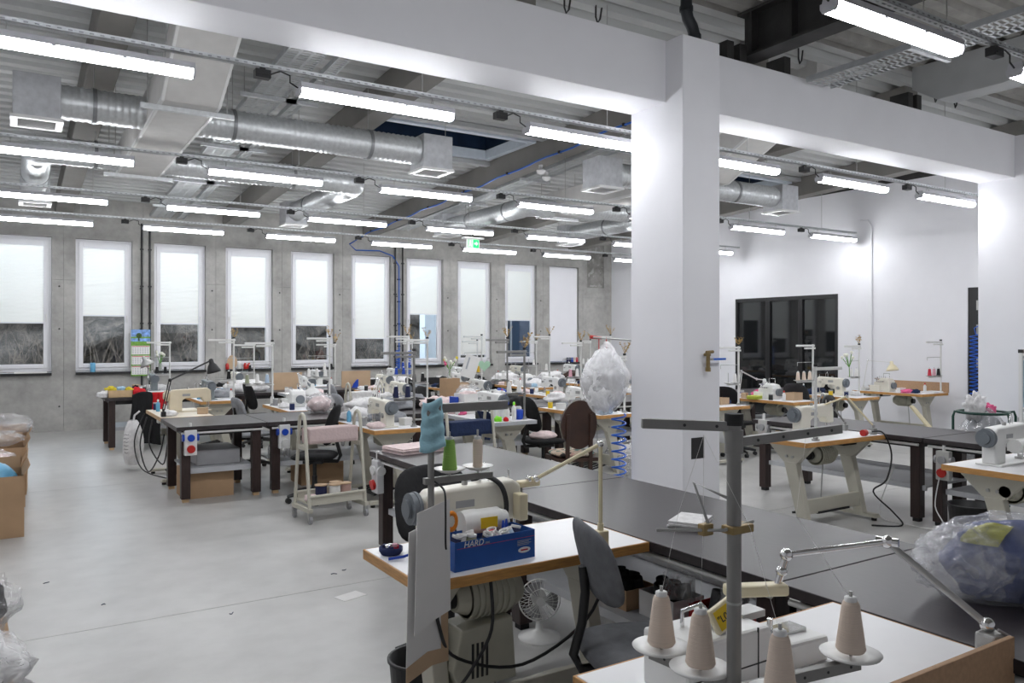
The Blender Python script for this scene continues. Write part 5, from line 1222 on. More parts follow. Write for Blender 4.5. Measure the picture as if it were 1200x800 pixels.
MB().box(0.03, 0.72, -0.02, -0.01, 0.9, 1.44).obj('blue_sheet', 'plastic_lightblue', r)
carton('brown carton on top of the white post rack', 10.07, 4.33, 0.5, 0.3, 0.16, 1.4905, 0, open_top=False)
# ================================================================== ROWS OF STATIONS
RZ = -PI/2
def at(x, y, p, rz=RZ): return local((x, y, 0.785), rz, p)
# ---- dark tables of the two rows
DT = [1.36, 2.28, 4.2, 6.1, 8.0, 9.9, 11.8]
dl = ['corner table beside the open floor', 'table behind the trolley of pink fabric', 'table behind the navy fabric roll', 'table behind the brown wooden chair', 'table behind the white column', 'table behind the pink fabric heap']
for i in range(6): dark_table('dark laminate work '+dl[i], DT[i]+0.003, DT[i+1]-0.003, 8.55, 9.6, 'x', rail_side='-y')
ET = [1.1, 3.0, 4.9, 6.8, 8.7, 10.6, 12.3]
el = ['table with the basket of yellow and red rags', 'table behind the black chair', 'table behind the pale backboard', 'table behind the blue chair', 'table under the boarded window', 'table in the far corner']
for i in range(6): dark_table('dark laminate work '+el[i]+' near windows', ET[i]+0.003, ET[i+1]-0.003, 13.15, 14.2, 'x', shelf=(i < 3))
socket_box('white socket box with blue caps on the open floor table corner', 1.5, 8.6, 0.62, 0)
socket_box('white socket box with white plug below the dark table joint', 2.46, 8.6, 0.62, 0, False)
carton('sealed brown carton under the dark corner table', 1.72, 8.98, 0.5, 0.42, 0.3, 0, 0.02, open_top=False).location.z = 0
carton('taped brown carton under the dark table behind trolley', 3.0, 9.1, 0.5, 0.42, 0.26, 0, 0.0, open_top=False)
MB().box(1.6, 2.05, 8.8, 9.35, 0.336, 0.5).obj('grey_crate', 'grey_plastic', bevel=0.01); tag(bpy.data.objects['grey_crate'], 'flat grey crate on the lower shelf of the corner table', 'crate')
for i in range(3): bottle('small clear water bottle on the lower shelf', (2.42+0.09*i, 8.95, 0.336), 'film_white', 'plastic_green', 0.2, 0.035, 'water_bottle', 'water bottles on the lower shelf', 'waterb')

# ---- stations: table, machine, stand, cones, chair, clutter
ST = []
def station(x, yc, L, where, tkey, mach, stand, cones, chair_key=None, edge='oak', top='laminate', std='stand_beige', cl=(), mpos=(0.0, 0.0), flip=False, sp=(0.48, 0.2), sprig_=None, dx=-0.43):
    xc = x+0.285
    inst('st_%s_%s_%s_%s' % (L, edge, top, std), sewing_table(L, top, edge, std), 'sewing_table', '%s sewing table %s' % ({'oak': 'white topped oak edged', 'grey_edge': 'white topped grey edged'}[edge] if top == 'laminate' else 'cream topped', where), 'table', (xc, yc, 0), RZ)
    if mach:
        kind, m = mach; nm = {'mach_white': 'white', 'mach_beige': 'beige', 'mach_cream': 'cream', 'mach_grey': 'grey'}[m]
        b = lockstitch(m) if kind == 'lock' else lockstitch(m, motor=True) if kind == 'lockm' else overlock(m)
        inst('m_%s_%s' % (kind, m), b, 'sewing_machine' if kind != 'over' else 'overlock_machine', '%s %s %s' % (nm, 'sewing machine' if kind != 'over' else 'overlock machine', where), 'sewing machine', at(xc, yc, (mpos[0], mpos[1], 0)), RZ)
    if stand:
        hh, mm, nd = stand
        loc = at(xc, yc, (sp[0]*(L/1.2), sp[1], 0))
        stand_with_cones('std_%s_%s_%s' % (hh, mm, nd), thread_stand(hh, 0.36, mm, nd, 0.3), '%s thread stand %s' % ({'pole_grey': 'grey', 'pole_white': 'white'}[mm], where), loc, PI, cones, where, 0.3)
        if sprig_: sprig('dried golden sprig tied on the thread stand ' + where, (loc[0]+0.002, loc[1], loc[2]+hh+0.018), sprig_)
    if chair_key:
        kw = {'black': dict(fab='cloth_black'), 'greyp': dict(fab='cloth_midgrey', back_w=0.36, back_h=0.3), 'blue': dict(fab='plastic_blue', back_w=0.42, back_h=0.26), 'dark': dict(fab='cloth_charcoal')}[chair_key]
        nm = {'black': 'black padded', 'greyp': 'grey padded', 'blue': 'blue plastic', 'dark': 'charcoal padded'}[chair_key]
        chair(chair_key+'r', '%s office chair %s' % (nm, where), (x+dx, yc+0.02, 0), PI/2+random.uniform(-0.25, 0.25), **kw)
    for c in cl:
        kind, m, lx, ly, sz = c; p = at(xc, yc, (lx, ly, 0.0)); col = m.split('_')[-1]
        col = {'palepink': 'pale pink', 'midgrey': 'grey', 'lightblue': 'light blue', 'denim': 'blue'}.get(col, col)
        if kind == 'pile': pile('cloth_heap', 'heap of %s cloth on the table %s' % (col, where), 'cloth', m, p, (sz, sz*0.8, sz*0.42), 0.35, 1.9, int(abs(lx*91+ly*37+x*13)) + 1)
        elif kind == 'fold': folded('folded %s cloth stack on the table %s' % (col, where), p[0], p[1], p[2], sz, sz*0.7, 4, m, random.uniform(-0.3, 0.3))
        elif kind == 'box': carton('small brown carton on the table %s' % where, p[0], p[1], sz, sz*0.7, sz*0.5, p[2], 0.1, 'cardboard_pale', True, False)
    return xc
FR = 7.85
# row one, aisle side
station(2.95, FR, 1.28, 'beside the trolley of pink fabric', 't', ('lock', 'mach_beige'), (0.78, 'pole_grey', 2), ['thread_navy', 'thread_navy'], None, cl=[('pile', 'cloth_white', -0.4, -0.02, 0.2), ('pile', 'cloth_midgrey', -0.1, 0.16, 0.2)], sprig_=None, mpos=(0.25, -0.05))
station(4.3, FR, 1.28, 'crowded with spray bottles', 't', ('lock', 'mach_white'), (0.78, 'pole_grey', 2), ['thread_white', 'thread_white'], None, 'grey_edge', cl=[('pile', 'cloth_white', -0.45, 0.0, 0.14), ('pile', 'cloth_pink', -0.32, -0.15, 0.07)], mpos=(0.05, 0.05), sprig_=5)
station(5.75, FR, 1.28, 'close to the hanging white bag', 't', ('lock', 'mach_white'), (0.7, 'pole_white', 1), ['thread_white'], None, cl=[('pile', 'cloth_lightblue', 0.5, -0.1, 0.1)], mpos=(-0.12, 0.0), sprig_=6)
station(7.75, FR, 1.28, 'behind the white column', 't', ('lock', 'mach_white'), (0.8, 'pole_white', 2), ['thread_white', None], 'black', cl=[('pile', 'cloth_red', -0.3, 0.1, 0.16), ('box', 'cardboard', 0.3, 0.1, 0.18)], sprig_=7)
station(9.2, FR, 1.28, 'heaped with pink fabric', 't', ('over', 'mach_white'), (0.82, 'pole_white', 3), ['thread_beige', 'thread_beige', 'thread_beige'], 'black', cl=[('pile', 'cloth_pink', -0.2, 0.12, 0.2), ('pile', 'cloth_purple', -0.5, -0.1, 0.1), ('fold', 'cloth_lime', -0.1, -0.2, 0.24), ('box', 'cardboard', 0.36, 0.08, 0.22)], sp=(0.56, 0.2))
station(10.65, FR, 1.28, 'between the pink heap and wall lamp', 't', ('lockm', 'mach_beige'), (0.8, 'pole_white', 2), ['thread_white', 'thread_white'], 'dark', cl=[('pile', 'cloth_navy', -0.35, 0.1, 0.15)], sp=(0.3, 0.25), sprig_=9)
# station against the white wall
inst('st_P', sewing_table(1.25, W=0.75), 'sewing_table', 'oak edged sewing table pushed against the white wall', 'table', (12.62, 7.75, 0), RZ)
inst('m_P', overlock('mach_beige'), 'overlock_machine', 'small beige overlock machine against the white wall', 'sewing machine', (12.45, 7.9, 0.785), RZ)
MB().box(12.99, 13.01, 7.12, 8.4, 0.785, 0.95).obj('back_board', 'mdf'); tag(bpy.data.objects['back_board'], 'brown board standing along the wall side table edge', 'board')
stand_with_cones('std_P', thread_stand(0.86, 0.42, 'pole_white', 3, 0.28), 'white thread stand against the white wall', (12.94, 7.22, 0.785), PI, ['thread_black', 'thread_pink', 'thread_red'], 'against the white wall', 0.28)
arm_lamp('white jointed desk lamp shining on the wall side table', [(12.3, 8.2, 0.785), (12.35, 8.15, 1.3), (12.4, 7.75, 1.28)], 'pole_white', 0.009, 'cone', (0, -0.15, -1), 0.1, shade_m='lamp_cream', sh=0.14)
pile('cloth_heap', 'flat pink cloth scrap on the wall side table', 'cloth', 'cloth_pink', (12.42, 7.45, 0.785), (0.16, 0.12, 0.04), 0.3, 2, 14)
folded('yellowish cloth folded at the wall side table corner', 12.8, 7.28, 0.785, 0.3, 0.2, 2, 'cloth_white')
# slanted cream board and bin by that table
o = MB().box(-0.05, 0.05, -0.012, 0.012, -0.4, 0.4, T=Matrix.Rotation(-0.75, 4, 'X')).obj('slanted_slat', 'lamp_cream', loc=(12.15, 6.98, 0.305)); tag(o, 'cream treadle slat leaning below the wall side table', 'slat')
o = MB().box(-0.05, 0.05, -0.012, 0.012, -0.28, 0.28, T=Matrix.Rotation(-0.8, 4, 'X')).obj('slanted_slat', 'lamp_cream', loc=(9.3, 7.05, 0.55)); tag(o, 'cream treadle slat leaning below the pink heap table', 'slat')
# row one, window side
station(2.83, 10.28, 1.22, 'behind the dark corner table', 't', ('over', 'mach_white'), (0.86, 'pole_white', 3), ['thread_ice', 'thread_white', 'thread_sage'], 'greyp', dx=-0.28, cl=[('pile', 'cloth_white', 0.4, 0.1, 0.1)], sp=(-0.35, -0.22), mpos=(-0.05, 0.0))
station(4.3, 10.28, 1.22, 'behind the dark table with grey cloth heaps', 't', ('lock', 'mach_beige'), (0.9, 'pole_white', 2), ['thread_black', 'thread_black'], 'greyp', cl=[('pile', 'cloth_midgrey', 0.2, 0.1, 0.2), ('pile', 'cloth_navy', 0.45, -0.1, 0.14), ('pile', 'cloth_white', -0.4, 0, 0.16)], sprig_=11)
station(5.6, 10.28, 1.22, 'below the green heart', 't', ('lock', 'mach_white'), (0.9, 'pole_grey', 2), ['thread_white', None], 'dark', cl=[('pile', 'cloth_white', 0.2, 0.12, 0.2), ('pile', 'cloth_teal', 0.4, 0.05, 0.1)], sprig_=12)
station(6.95, 10.28, 1.22, 'in front of the blue chair', 't', ('lock', 'mach_white'), (0.85, 'pole_white', 2), ['thread_white', 'thread_pink'], 'blue', cl=[('pile', 'cloth_palepink', 0.3, -0.1, 0.11)], sprig_=13)
station(8.4, 10.28, 1.22, 'behind the column dark table', 't', ('lock', 'mach_beige'), (0.85, 'pole_white', 2), ['thread_white', None], None, cl=[('pile', 'cloth_white', 0.2, 0.1, 0.18)])
station(9.9, 10.28, 1.22, 'in front of the glazed partition', 't', ('lock', 'mach_white'), (0.85, 'pole_white', 2), ['thread_navy', 'thread_navy'], None, cl=[('pile', 'cloth_red', 0.0, 0.2, 0.2), ('box', 'cardboard', 0.4, 0.0, 0.3)])
# cream topped table with domestic machine at the row end
inst('st_cream', sewing_table(1.2, 'cream_top', 'ply_edge', W=0.58), 'sewing_table', 'cream topped sewing table below the black desk lamp', 'table', (1.66, 10.24, 0), RZ)
inst('m_cream', lockstitch('mach_cream', 'mach_cream'), 'sewing_machine', 'cream household sewing machine beside the black desk lamp', 'sewing machine', (1.8, 10.35, 0.785), PI)
arm_lamp('black jointed desk lamp clamped at the cream table corner', [(1.42, 9.78, 0.785), (1.5, 9.85, 1.2), (1.98, 9.98, 1.42)], 'black_metal', 0.012, 'cone', (0.25, 0, -1), 0.085, sh=0.15)
# row two, aisle side
station(2.2, 12.45, 1.3, 'with the light blue basket', 't', ('lock', 'mach_grey'), (0.9, 'pole_white', 2), ['thread_black', None], None, cl=[('pile', 'cloth_midgrey', -0.1, 0.15, 0.2), ('pile', 'cloth_white', -0.4, 0.1, 0.18)], mpos=(0.2, -0.1), sprig_=15)
station(3.65, 12.45, 1.3, 'with three white cones', 't', ('lock', 'mach_white'), (0.92, 'pole_white', 3), ['thread_white', 'thread_white', 'thread_white'], 'black', 'grey_edge', cl=[('pile', 'cloth_palepink', 0.1, 0.1, 0.15), ('pile', 'cloth_white', 0.35, -0.1, 0.12)], sprig_=16)
station(4.98, 12.45, 1.3, 'before the pale backboard', 't', ('lock', 'mach_beige'), (0.95, 'pole_white', 2), ['thread_blue', 'thread_blue'], 'greyp', cl=[('pile', 'cloth_red', 0.1, 0.1, 0.12), ('pile', 'cloth_white', -0.1, 0.1, 0.2)], sprig_=17)
station(6.4, 12.45, 1.3, 'near the yellow thread rack', 't', ('lock', 'mach_white'), (0.95, 'pole_white', 2), ['thread_yellow', 'thread_yellow'], 'dark', cl=[('pile', 'cloth_white', 0.1, 0.1, 0.2), ('box', 'cardboard', 0.4, -0.1, 0.25)])
station(7.85, 12.45, 1.3, 'below the eighth window', 't', ('over', 'mach_white'), (0.95, 'pole_white', 2), ['thread_white', None], 'black', cl=[('pile', 'cloth_white', 0.2, 0.1, 0.2), ('pile', 'cloth_lightblue', 0.4, -0.1, 0.1)], sprig_=19)
station(9.3, 12.45, 1.3, 'below the ninth window', 't', ('lock', 'mach_grey'), (0.95, 'pole_white', 3), ['thread_white', 'thread_pink', 'thread_black'], None, cl=[('pile', 'cloth_white', 0.1, 0.1, 0.2)], sprig_=20)
station(10.75, 12.45, 1.3, 'below the boarded window', 't', ('lock', 'mach_white'), (0.95, 'pole_white', 2), ['thread_white', 'thread_white'], None, cl=[('pile', 'cloth_white', 0.1, 0.1, 0.2), ('pile', 'cloth_charcoal', -0.3, 0.1, 0.18)], sprig_=21)
# row two, beneath the windows
station(1.7, 14.85, 1.2, 'beneath the calendar', 't', ('lock', 'mach_grey'), (0.85, 'pole_white', 2), ['thread_black', 'thread_black'], None, cl=[('pile', 'cloth_white', 0.1, 0.1, 0.15)])
station(3.1, 14.85, 1.2, 'beneath the fourth window', 't', ('lock', 'mach_beige'), (0.8, 'pole_white', 2), ['thread_black', None], None, cl=[('fold', 'cloth_white', 0.2, 0.0, 0.4), ('pile', 'cloth_white', -0.2, 0.1, 0.2)])
station(4.6, 14.85, 1.2, 'beneath the fifth window', 't', ('lock', 'mach_white'), (0.8, 'pole_white', 2), ['thread_black', 'thread_white'], None, cl=[('pile', 'cloth_charcoal', -0.1, 0.1, 0.15)], sprig_=24)
station(6.2, 14.85, 1.2, 'beneath the sixth window', 't', ('lock', 'mach_white'), (0.85, 'pole_white', 2), ['thread_blue', 'thread_blue'], None, cl=[('pile', 'cloth_white', 0.1, 0.1, 0.15)], sprig_=25)
station(7.7, 14.85, 1.2, 'beneath the seventh window', 't', ('lock', 'mach_white'), (0.85, 'pole_white', 2), ['thread_white', 'thread_white'], None, cl=[('pile', 'cloth_white', 0.1, 0.1, 0.2)])
station(9.2, 14.85, 1.2, 'beneath the eighth window pier', 't', ('lock', 'mach_beige'), (0.85, 'pole_white', 2), ['thread_white', None], None, cl=[('pile', 'cloth_black', 0.1, 0.1, 0.18)], sprig_=27)
station(10.7, 14.85, 1.2, 'beneath the ninth window pier', 't', ('lock', 'mach_white'), (0.85, 'pole_white', 2), ['thread_white', 'thread_white'], None, cl=[('pile', 'cloth_white', 0.1, 0.1, 0.2)], sprig_=28)
chair('blackr', 'black padded office chair behind the trolley of pink fabric', (2.62, 8.02, 0), -2.13, fab='cloth_black')
# ---- trolleys with wound fabric
def trolley(label, x, y, rz, fab, flabel):
    def b(r):
        for s in (-1, 1):
            MB().tube([(s*0.28, -0.17, 0.13), (s*0.28, -0.06, 0.93), (s*0.28, -0.04, 0.97), (s*0.28, 0.0, 0.99), (s*0.28, 0.04, 0.97), (s*0.28, 0.06, 0.93), (s*0.28, 0.17, 0.13)], 0.016, 10).obj('end_frame', 'stand_beige', r)
            MB().box(s*0.28-0.02, s*0.28+0.02, -0.2, 0.2, 0.1, 0.14).obj('foot_bar', 'stand_beige', r, 0.004)
            MB().box(s*0.28-0.01, s*0.28+0.01, -0.07, 0.07, 0.66, 0.7).obj('roll_bracket', 'stand_beige', r)
            for sy in (-1, 1):
                w = MB().cyl((s*0.28-0.012, sy*0.18, 0.035), (s*0.28+0.012, sy*0.18, 0.035), 0.035, n=18).obj('caster', 'grey_plastic', r)
                MB().box(s*0.28-0.02, s*0.28+0.02, sy*0.18-0.015, sy*0.18+0.015, 0.03, 0.1).obj('caster_fork', 'steel', w)
        tr = MB(); tr.box(-0.26, 0.26, -0.15, 0.15, 0.16, 0.175); tr.box(-0.26, 0.26, -0.16, -0.15, 0.16, 0.23); tr.box(-0.26, 0.26, 0.15, 0.16, 0.16, 0.23); tr.obj('tray', 'stand_beige', r)
        MB().cyl((-0.28, -0.16, 0.24), (0.28, -0.16, 0.24), 0.014, n=10).cyl((-0.28, 0.16, 0.24), (0.28, 0.16, 0.24), 0.014, n=10).obj('tray_rail', 'stand_beige', r)
    t = inst('trolley', b, 'fabric_trolley', label, 'trolley', (x, y, 0), rz)
    f = MB(); pr = [(-0.085, -0.07), (0.085, -0.07), (0.095, -0.04), (0.09, 0.075), (-0.09, 0.075), (-0.095, -0.04)]
    f.prism(pr, -0.25, 0.25, 'x'); o = f.obj('fabric_bolt', fab, bevel=0.012, loc=(x, y, 0.78), rz=rz); tag(o, flabel, 'fabric')
    return t
trolley('beige wheeled trolley carrying a pale pink fabric bolt', 2.51, 7.22, 0.1, 'cloth_pinkish', 'pale pink fabric bolt wound across the beige trolley')
for i, (m, dx, dy) in enumerate((('thread_navy', -0.09, 0.0), ('thread_white', 0.03, -0.04), ('thread_rose', 0.14, -0.02), ('thread_rose', 0.08, 0.08))):
    def sp_(r, m=m):
        MB().lathe([(0.05, 0.012), (0.053, 0.02), (0.053, 0.12), (0.05, 0.128)], 20).obj('thread_wrap', m, r)
        for z in (0, 0.128): MB().lathe([(0.018, z), (0.06, z), (0.06, z+0.01), (0.018, z+0.01)], 20).obj('spool_flange', 'cardboard_pale', r)
    inst('bigspool_'+m, sp_, 'ribbon_spool', '%s ribbon spool standing on the beige trolley tray' % {'thread_navy': 'navy', 'thread_white': 'white', 'thread_rose': 'rose'}[m], 'spool', (2.51+dx, 7.22+dy, 0.176), 0, 'rose ribbon spools on the trolley' if m == 'thread_rose' else None)
pile('cloth_heap', 'small crumpled pink rag on the beige trolley tray', 'cloth', 'cloth_palepink', (2.31, 7.2, 0.176), (0.05, 0.08, 0.04), 0.4, 2, 8)
trolley('beige wheeled trolley carrying a navy fabric bolt', 3.86, 7.0, 0.1, 'cloth_navy', 'navy fabric bolt wound across the second beige trolley')
trolley('beige wheeled trolley carrying a white fabric bolt', 4.6, 9.05+2.6, 0.1, 'cloth_white', 'white fabric bolt wound across the third beige trolley')
# ---- brown wooden chairs with floral seats
def wood_chair(r):
    for s in (-1, 1):
        MB().box(s*0.19-0.02, s*0.19+0.02, -0.2, -0.16, 0, 0.44).obj('leg', 'wood_brown', r, 0.004)
        MB().prism([(0.16, 0), (0.2, 0), (0.24, 0.9), (0.21, 0.9)], s*0.13-0.02, s*0.13+0.02, 'x').obj('leg', 'wood_brown', r, 0.004)
    bk = MB(); T = Matrix.Translation((0, 0.2, 0.79)) @ Matrix.Rotation(-0.05, 4, 'X')
    bk.cyl((0, -0.015, 0), (0, 0.015, 0), 0.2, n=36, T=T @ Matrix.Scale(1.28, 4, (0, 0, 1))); bk.obj('backrest', 'wood_brown', r, 0.008)
    MB().box(-0.22, 0.22, -0.21, 0.21, 0.4, 0.44).obj('seat_frame', 'wood_brown', r, 0.006)
    c = MB(); nu, nv = 24, 8; vs = []
    for j in range(nv+1):
        t_ = PI*j/nv
        for i in range(nu):
            a = 2*PI*i/nu; ca, sa = math.cos(a), math.sin(a); rr = math.sin(t_)**0.4
            vs.append((0.225*math.copysign(abs(ca)**0.5, ca)*rr, 0.215*math.copysign(abs(sa)**0.5, sa)*rr, 0.472-math.cos(t_)*0.03))
    c.add(vs, [(j*nu+i, j*nu+(i+1) % nu, (j+1)*nu+(i+1) % nu, (j+1)*nu+i) for j in range(nv) for i in range(nu)], 0, True); c.obj('seat_cushion', 'floral', r)
inst('wood_chair', wood_chair, 'wooden_chair', 'brown wooden chair with round back and floral seat', 'chair', (5.0, 6.75, 0), 2.9)
chair('blackr', 'black padded office chair behind the brown wooden chair', (5.32, 7.75, 0), PI/2-0.1, fab='cloth_black')
pile('seat_pad', 'white dotted seat pad lying on the black office chair', 'cushion', 'cloth_palepink', (5.32, 7.75, 0.5), (0.17, 0.17, 0.05), 0.15, 2, 6)
# ================================================================== LOOSE THINGS
# ---- big white bag hung from a stick at the column
t = thing('hanging_bag', 'big white plastic bag of stuffing hung from a stick by the column', 'bag', (4.66, 5.74, 1.0))
hb = MB(); sd = Vector((4, 9, 2))
def hbag(u, v):
    a = 2*PI*u; z = 0.66*v
    prof = (math.sin(min(1, v/0.5)*PI/2)**0.5 if v < 0.5 else 1-0.92*((v-0.5)/0.5)**1.5)
    r_ = 0.235*prof*(1+0.16*fbm(Vector((math.cos(a)*1.6, math.sin(a)*1.6, z*3))+sd)+0.05*v*math.sin(9*a))
    return (r_*math.cos(a)-0.05*(1-v), r_*math.sin(a)*0.85, z+0.03*math.sin(a*2)*(v < 0.9))
hb.grid(hbag, 60, 36)
hb.obj('bag_film', 'film_white', t)
blob((-0.03, 0, 0.29), (0.222, 0.185, 0.28), 0.14, 2.2, 7, 36, 24).obj('stuffing', 'batting', t)
MB().cyl((-0.12, 0.08, 0.7), (0.12, -0.224, 0.67), 0.008, n=8).obj('stick', 'steel', t)
MB().cyl((-0.13, 0.083, 0.703), (-0.02, 0.046, 0.692), 0.018, 0.012, n=10).obj('red_grip', 'plastic_red', t)
for x in (-0.07, 0.02): MB().box(x, x+0.008, 0.03, 0.034, 0.56, 0.7).obj('red_ribbon', 'cloth_red', t)
# ---- cartons along the open floor
def bagfilm(label, c, r, seed, m='film_clear', amp=0.35, inner=None):
    t = thing('plastic_bag', label, 'bag', c); mb = crump((0, 0, r[2]*0.9), r, amp, seed, 44, 28, 2.8); zm = -0.001
    mb.v = [(x, y, max(z, 0.001)) for x, y, z in mb.v]; mb.obj('plastic_film', m, t)
    if inner: b_ = blob((0, 0, r[2]*0.85), (r[0]*0.8, r[1]*0.8, r[2]*0.75), 0.2, 2, seed); b_.v = [(x, y, max(z, 0.003)) for x, y, z in b_.v]; b_.obj('contents', inner, t)
    return t
carton('open brown carton with blue lining beside the aisle', -0.24, 8.15, 0.56, 0.55, 0.52, 0, 0.03)
pile('cloth_heap', 'bright blue cloth inside the open aisle carton', 'cloth', 'plastic_lightblue', (-0.24, 8.15, 0.36), (0.24, 0.22, 0.16), 0.3, 2, 3)
carton('tall open carton behind the blue lined one', -0.24, 8.85, 0.56, 0.5, 0.52, 0, -0.02)
carton('open carton under the clear bag', -0.22, 9.5, 0.56, 0.5, 0.6, 0, 0.02)
carton('furthest open carton by the window wall aisle', -0.2, 10.25, 0.58, 0.55, 0.62, 0, -0.03)
bagfilm('crumpled clear bag heaped over the furthest carton', (-0.14, 10.2, 0.62), (0.28, 0.28, 0.13), 3)
bagfilm('clear bag drooping from the carton next to the furthest', (-0.2, 9.5, 0.6), (0.26, 0.22, 0.08), 9)
bagfilm('clear bag lying in the tall open carton', (-0.24, 8.85, 0.45), (0.24, 0.22, 0.1), 5, inner='cloth_palepink')
carton('brown carton topped with a black stuffed bag', -0.31, 4.0, 0.56, 0.5, 0.42, 0, 0.05, open_top=False)
bagfilm('clear bag of black cloth on a brown carton', (-0.24, 4.0, 0.43), (0.24, 0.24, 0.16), 4, inner='cloth_black')
carton('brown carton topped with a white bag', -0.3, 3.38, 0.56, 0.5, 0.36, 0, -0.03, open_top=False)
bagfilm('stuffed white bag on a brown carton', (-0.2, 3.36, 0.37), (0.24, 0.24, 0.16), 8, 'film_white', inner='cloth_white')
# ---- calendar between the second and third windows
t = thing('wall_calendar', 'wall calendar with lake picture and three month sheets', 'calendar', (1.965, 16.27, 0.97))
MB().box(-0.165, 0.165, 0.0, 0.006, 0, 0.875).obj('backing', 'print_green', t)
pc = MB().box(-0.165, 0.165, -0.004, 0.0, 0.6, 0.875).obj('picture', 'print_sky', t)
MB().box(-0.165, 0.165, -0.006, -0.004, 0.6, 0.65).obj('meadow', 'print_green', t); MB().box(-0.165, 0.165, -0.006, -0.004, 0.71, 0.74).obj('meadow', 'print_green', t)
MB().cyl((-0.03, -0.008, 0.76), (-0.03, -0.005, 0.76), 0.05, n=16).box(-0.045, -0.02, -0.008, -0.005, 0.66, 0.74).obj('tree', 'print_tree', t)
for i in range(3):
    z0 = 0.025+0.19*(2-i); sh = MB().box(-0.155, 0.155, -0.006, 0.0, z0, z0+0.165).obj('month_sheet', 'paper', t)
    ln = MB()
    for r_ in range(5):
        for c_ in range(7): ln.box(-0.14+c_*0.042, -0.122+c_*0.042, -0.0075, -0.006, z0+0.018+r_*0.024, z0+0.03+r_*0.024)
    ln.obj('date_print', 'print_grey', sh); MB().box(-0.15, 0.15, -0.0075, -0.006, z0+0.145, z0+0.158).obj('month_print', 'print_red', sh)
# ---- sill things
def can(label, loc, m, h=0.12, r=0.033, name='drink_can'):
    tag(MB().lathe([(r*0.85, 0), (r, 0.008), (r, h-0.012), (r*0.8, h), (r*0.75, h-0.004), (0, h-0.005)], 16).obj(name, m, loc=loc), label, 'can')
can('blue can on the sill of the second window', (1.17, 16.33, 1.06), 'plastic_lightblue', 0.17, 0.045)
t = thing('flower_vase', 'white tulips in a glass on the third window sill', 'vase', (2.31, 16.33, 1.06)); MB().lathe([(0.03, 0), (0.035, 0.02), (0.03, 0.12), (0.035, 0.14)], 14).obj('vase', 'film_white', t)
for i in range(5):
    a = i*1.3; p = (0.07*math.cos(a), 0.03*math.sin(a), 0.3+0.03*(i % 3)); MB().tube([(0, 0, 0.02), (0.02*math.cos(a), 0.01*math.sin(a), 0.18), p], 0.005, 6).obj('stem', 'leaf_green', t); MB().ell(p, (0.025, 0.025, 0.032), 10, 8).obj('petals', 'petal_white', t)
tag(MB().cyl((0, 0, 0.14), (0, 0.012, 0.14), 0.14, n=28, T=Matrix.Scale(0.7, 4, (1, 0, 0))).obj('wooden_disc', 'cardboard_pale', loc=(3.64, 16.3, 1.06)), 'round brown cardboard disc leaning on the fourth window sill', 'disc')
for i, (m, x) in enumerate((('plastic_red', 3.55), ('white_plastic', 3.78), ('plastic_red', 3.9), ('plastic_red', 3.97))): can('%s jar on the fourth window sill' % ('red' if i != 1 else 'white'), (x, 16.32, 1.06), m, 0.11 if i != 1 else 0.15, 0.035, 'small_jar') if i in (1,) else tag(MB().lathe([(0.03, 0), (0.036, 0.01), (0.036, 0.09), (0.025, 0.1), (0.025, 0.12), (0, 0.12)], 14).obj('small_jar', m, loc=(x, 16.32, 1.06)), 'red jar on the fourth window sill', 'jar', 'red jars on the sill')
for i, m in enumerate(('thread_navy', 'thread_navy', 'thread_blue', 'thread_beige', 'thread_red')): put_cone(m, (11.95+0.075*i, 16.3, 1.06), '%s thread cone on the boarded window sill' % m.split('_')[1], 'navy cones on the boarded sill' if m == 'thread_navy' else None, 0.12, 0.033, 0.028)
folded('magazines stacked on the first window sill', 0.2, 16.33, 1.06, 0.5, 0.12, 2, 'paper', name='magazine_stack', cat='magazines')
# ---- row end by the windows: rag basket, coat, white sack
t = thing('rag_basket', 'wooden basket of yellow and red rags on the dark table end', 'basket', (1.32, 13.35, 0.785)); k = MB(); a, b = 0.17, 0.11
for (x0, x1, y0, y1) in ((-a, a, -b, -b+0.008), (-a, a, b-0.008, b), (-a, -a+0.008, -b, b), (a-0.008, a, -b, b)): k.box(x0, x1, y0, y1, 0, 0.11)
k.box(-a, a, -b, b, 0, 0.006); k.obj('basket_shell', 'wood_pale', t)
for i, (m, x, sz, lab) in enumerate((('cloth_yellow', -0.12, 0.08, 'yellow'), ('cloth_white', -0.22, 0.09, 'white'), ('cloth_lightblue', 0.02, 0.07, 'light blue'), ('cloth_yellow', 0.12, 0.06, 'mustard'), ('cloth_red', 0.24, 0.12, 'red'))):
    pile('rag', '%s rag spilling from the wooden basket' % lab, 'cloth', m, (1.32+x, 13.35-0.03*(i % 2), 0.87 if abs(x) < 0.2 else 0.79), (sz, sz*0.8, sz*0.7), 0.4, 2.1, i+31)
ct = MB()
def coat(u, v):
    a = (u-0.5)*2; x = 0.2*a*(0.75+0.45*v)+0.02*math.sin(v*5); y = -0.05*math.cos(a*1.4)-0.035*math.sin(u*21+v*2)*v*0.9; z = 0.88-0.78*v-0.05*a*a
    return (x, y, z)
ct.grid(coat, 40, 24); o = ct.obj('black_coat', 'cloth_black', loc=(1.62, 13.06, 0.0)); so = o.modifiers.new('solid', 'SOLIDIFY'); so.thickness = 0.03; tag(o, 'black coat draped over the dark table end beside rags', 'coat')
ct = MB()
def scarf(u, v):
    a = (u-0.5)*2; return (0.1*a+0.01*math.sin(v*7), -0.02*math.sin(u*14), 0.86-0.35*v)
ct.grid(scarf, 16, 12); o = ct.obj('red_garment', 'cloth_red', loc=(1.84, 13.02, 0)); so = o.modifiers.new('solid', 'SOLIDIFY'); so.thickness = 0.02; tag(o, 'red garment hanging next to the black coat', 'garment')
ws = MB()
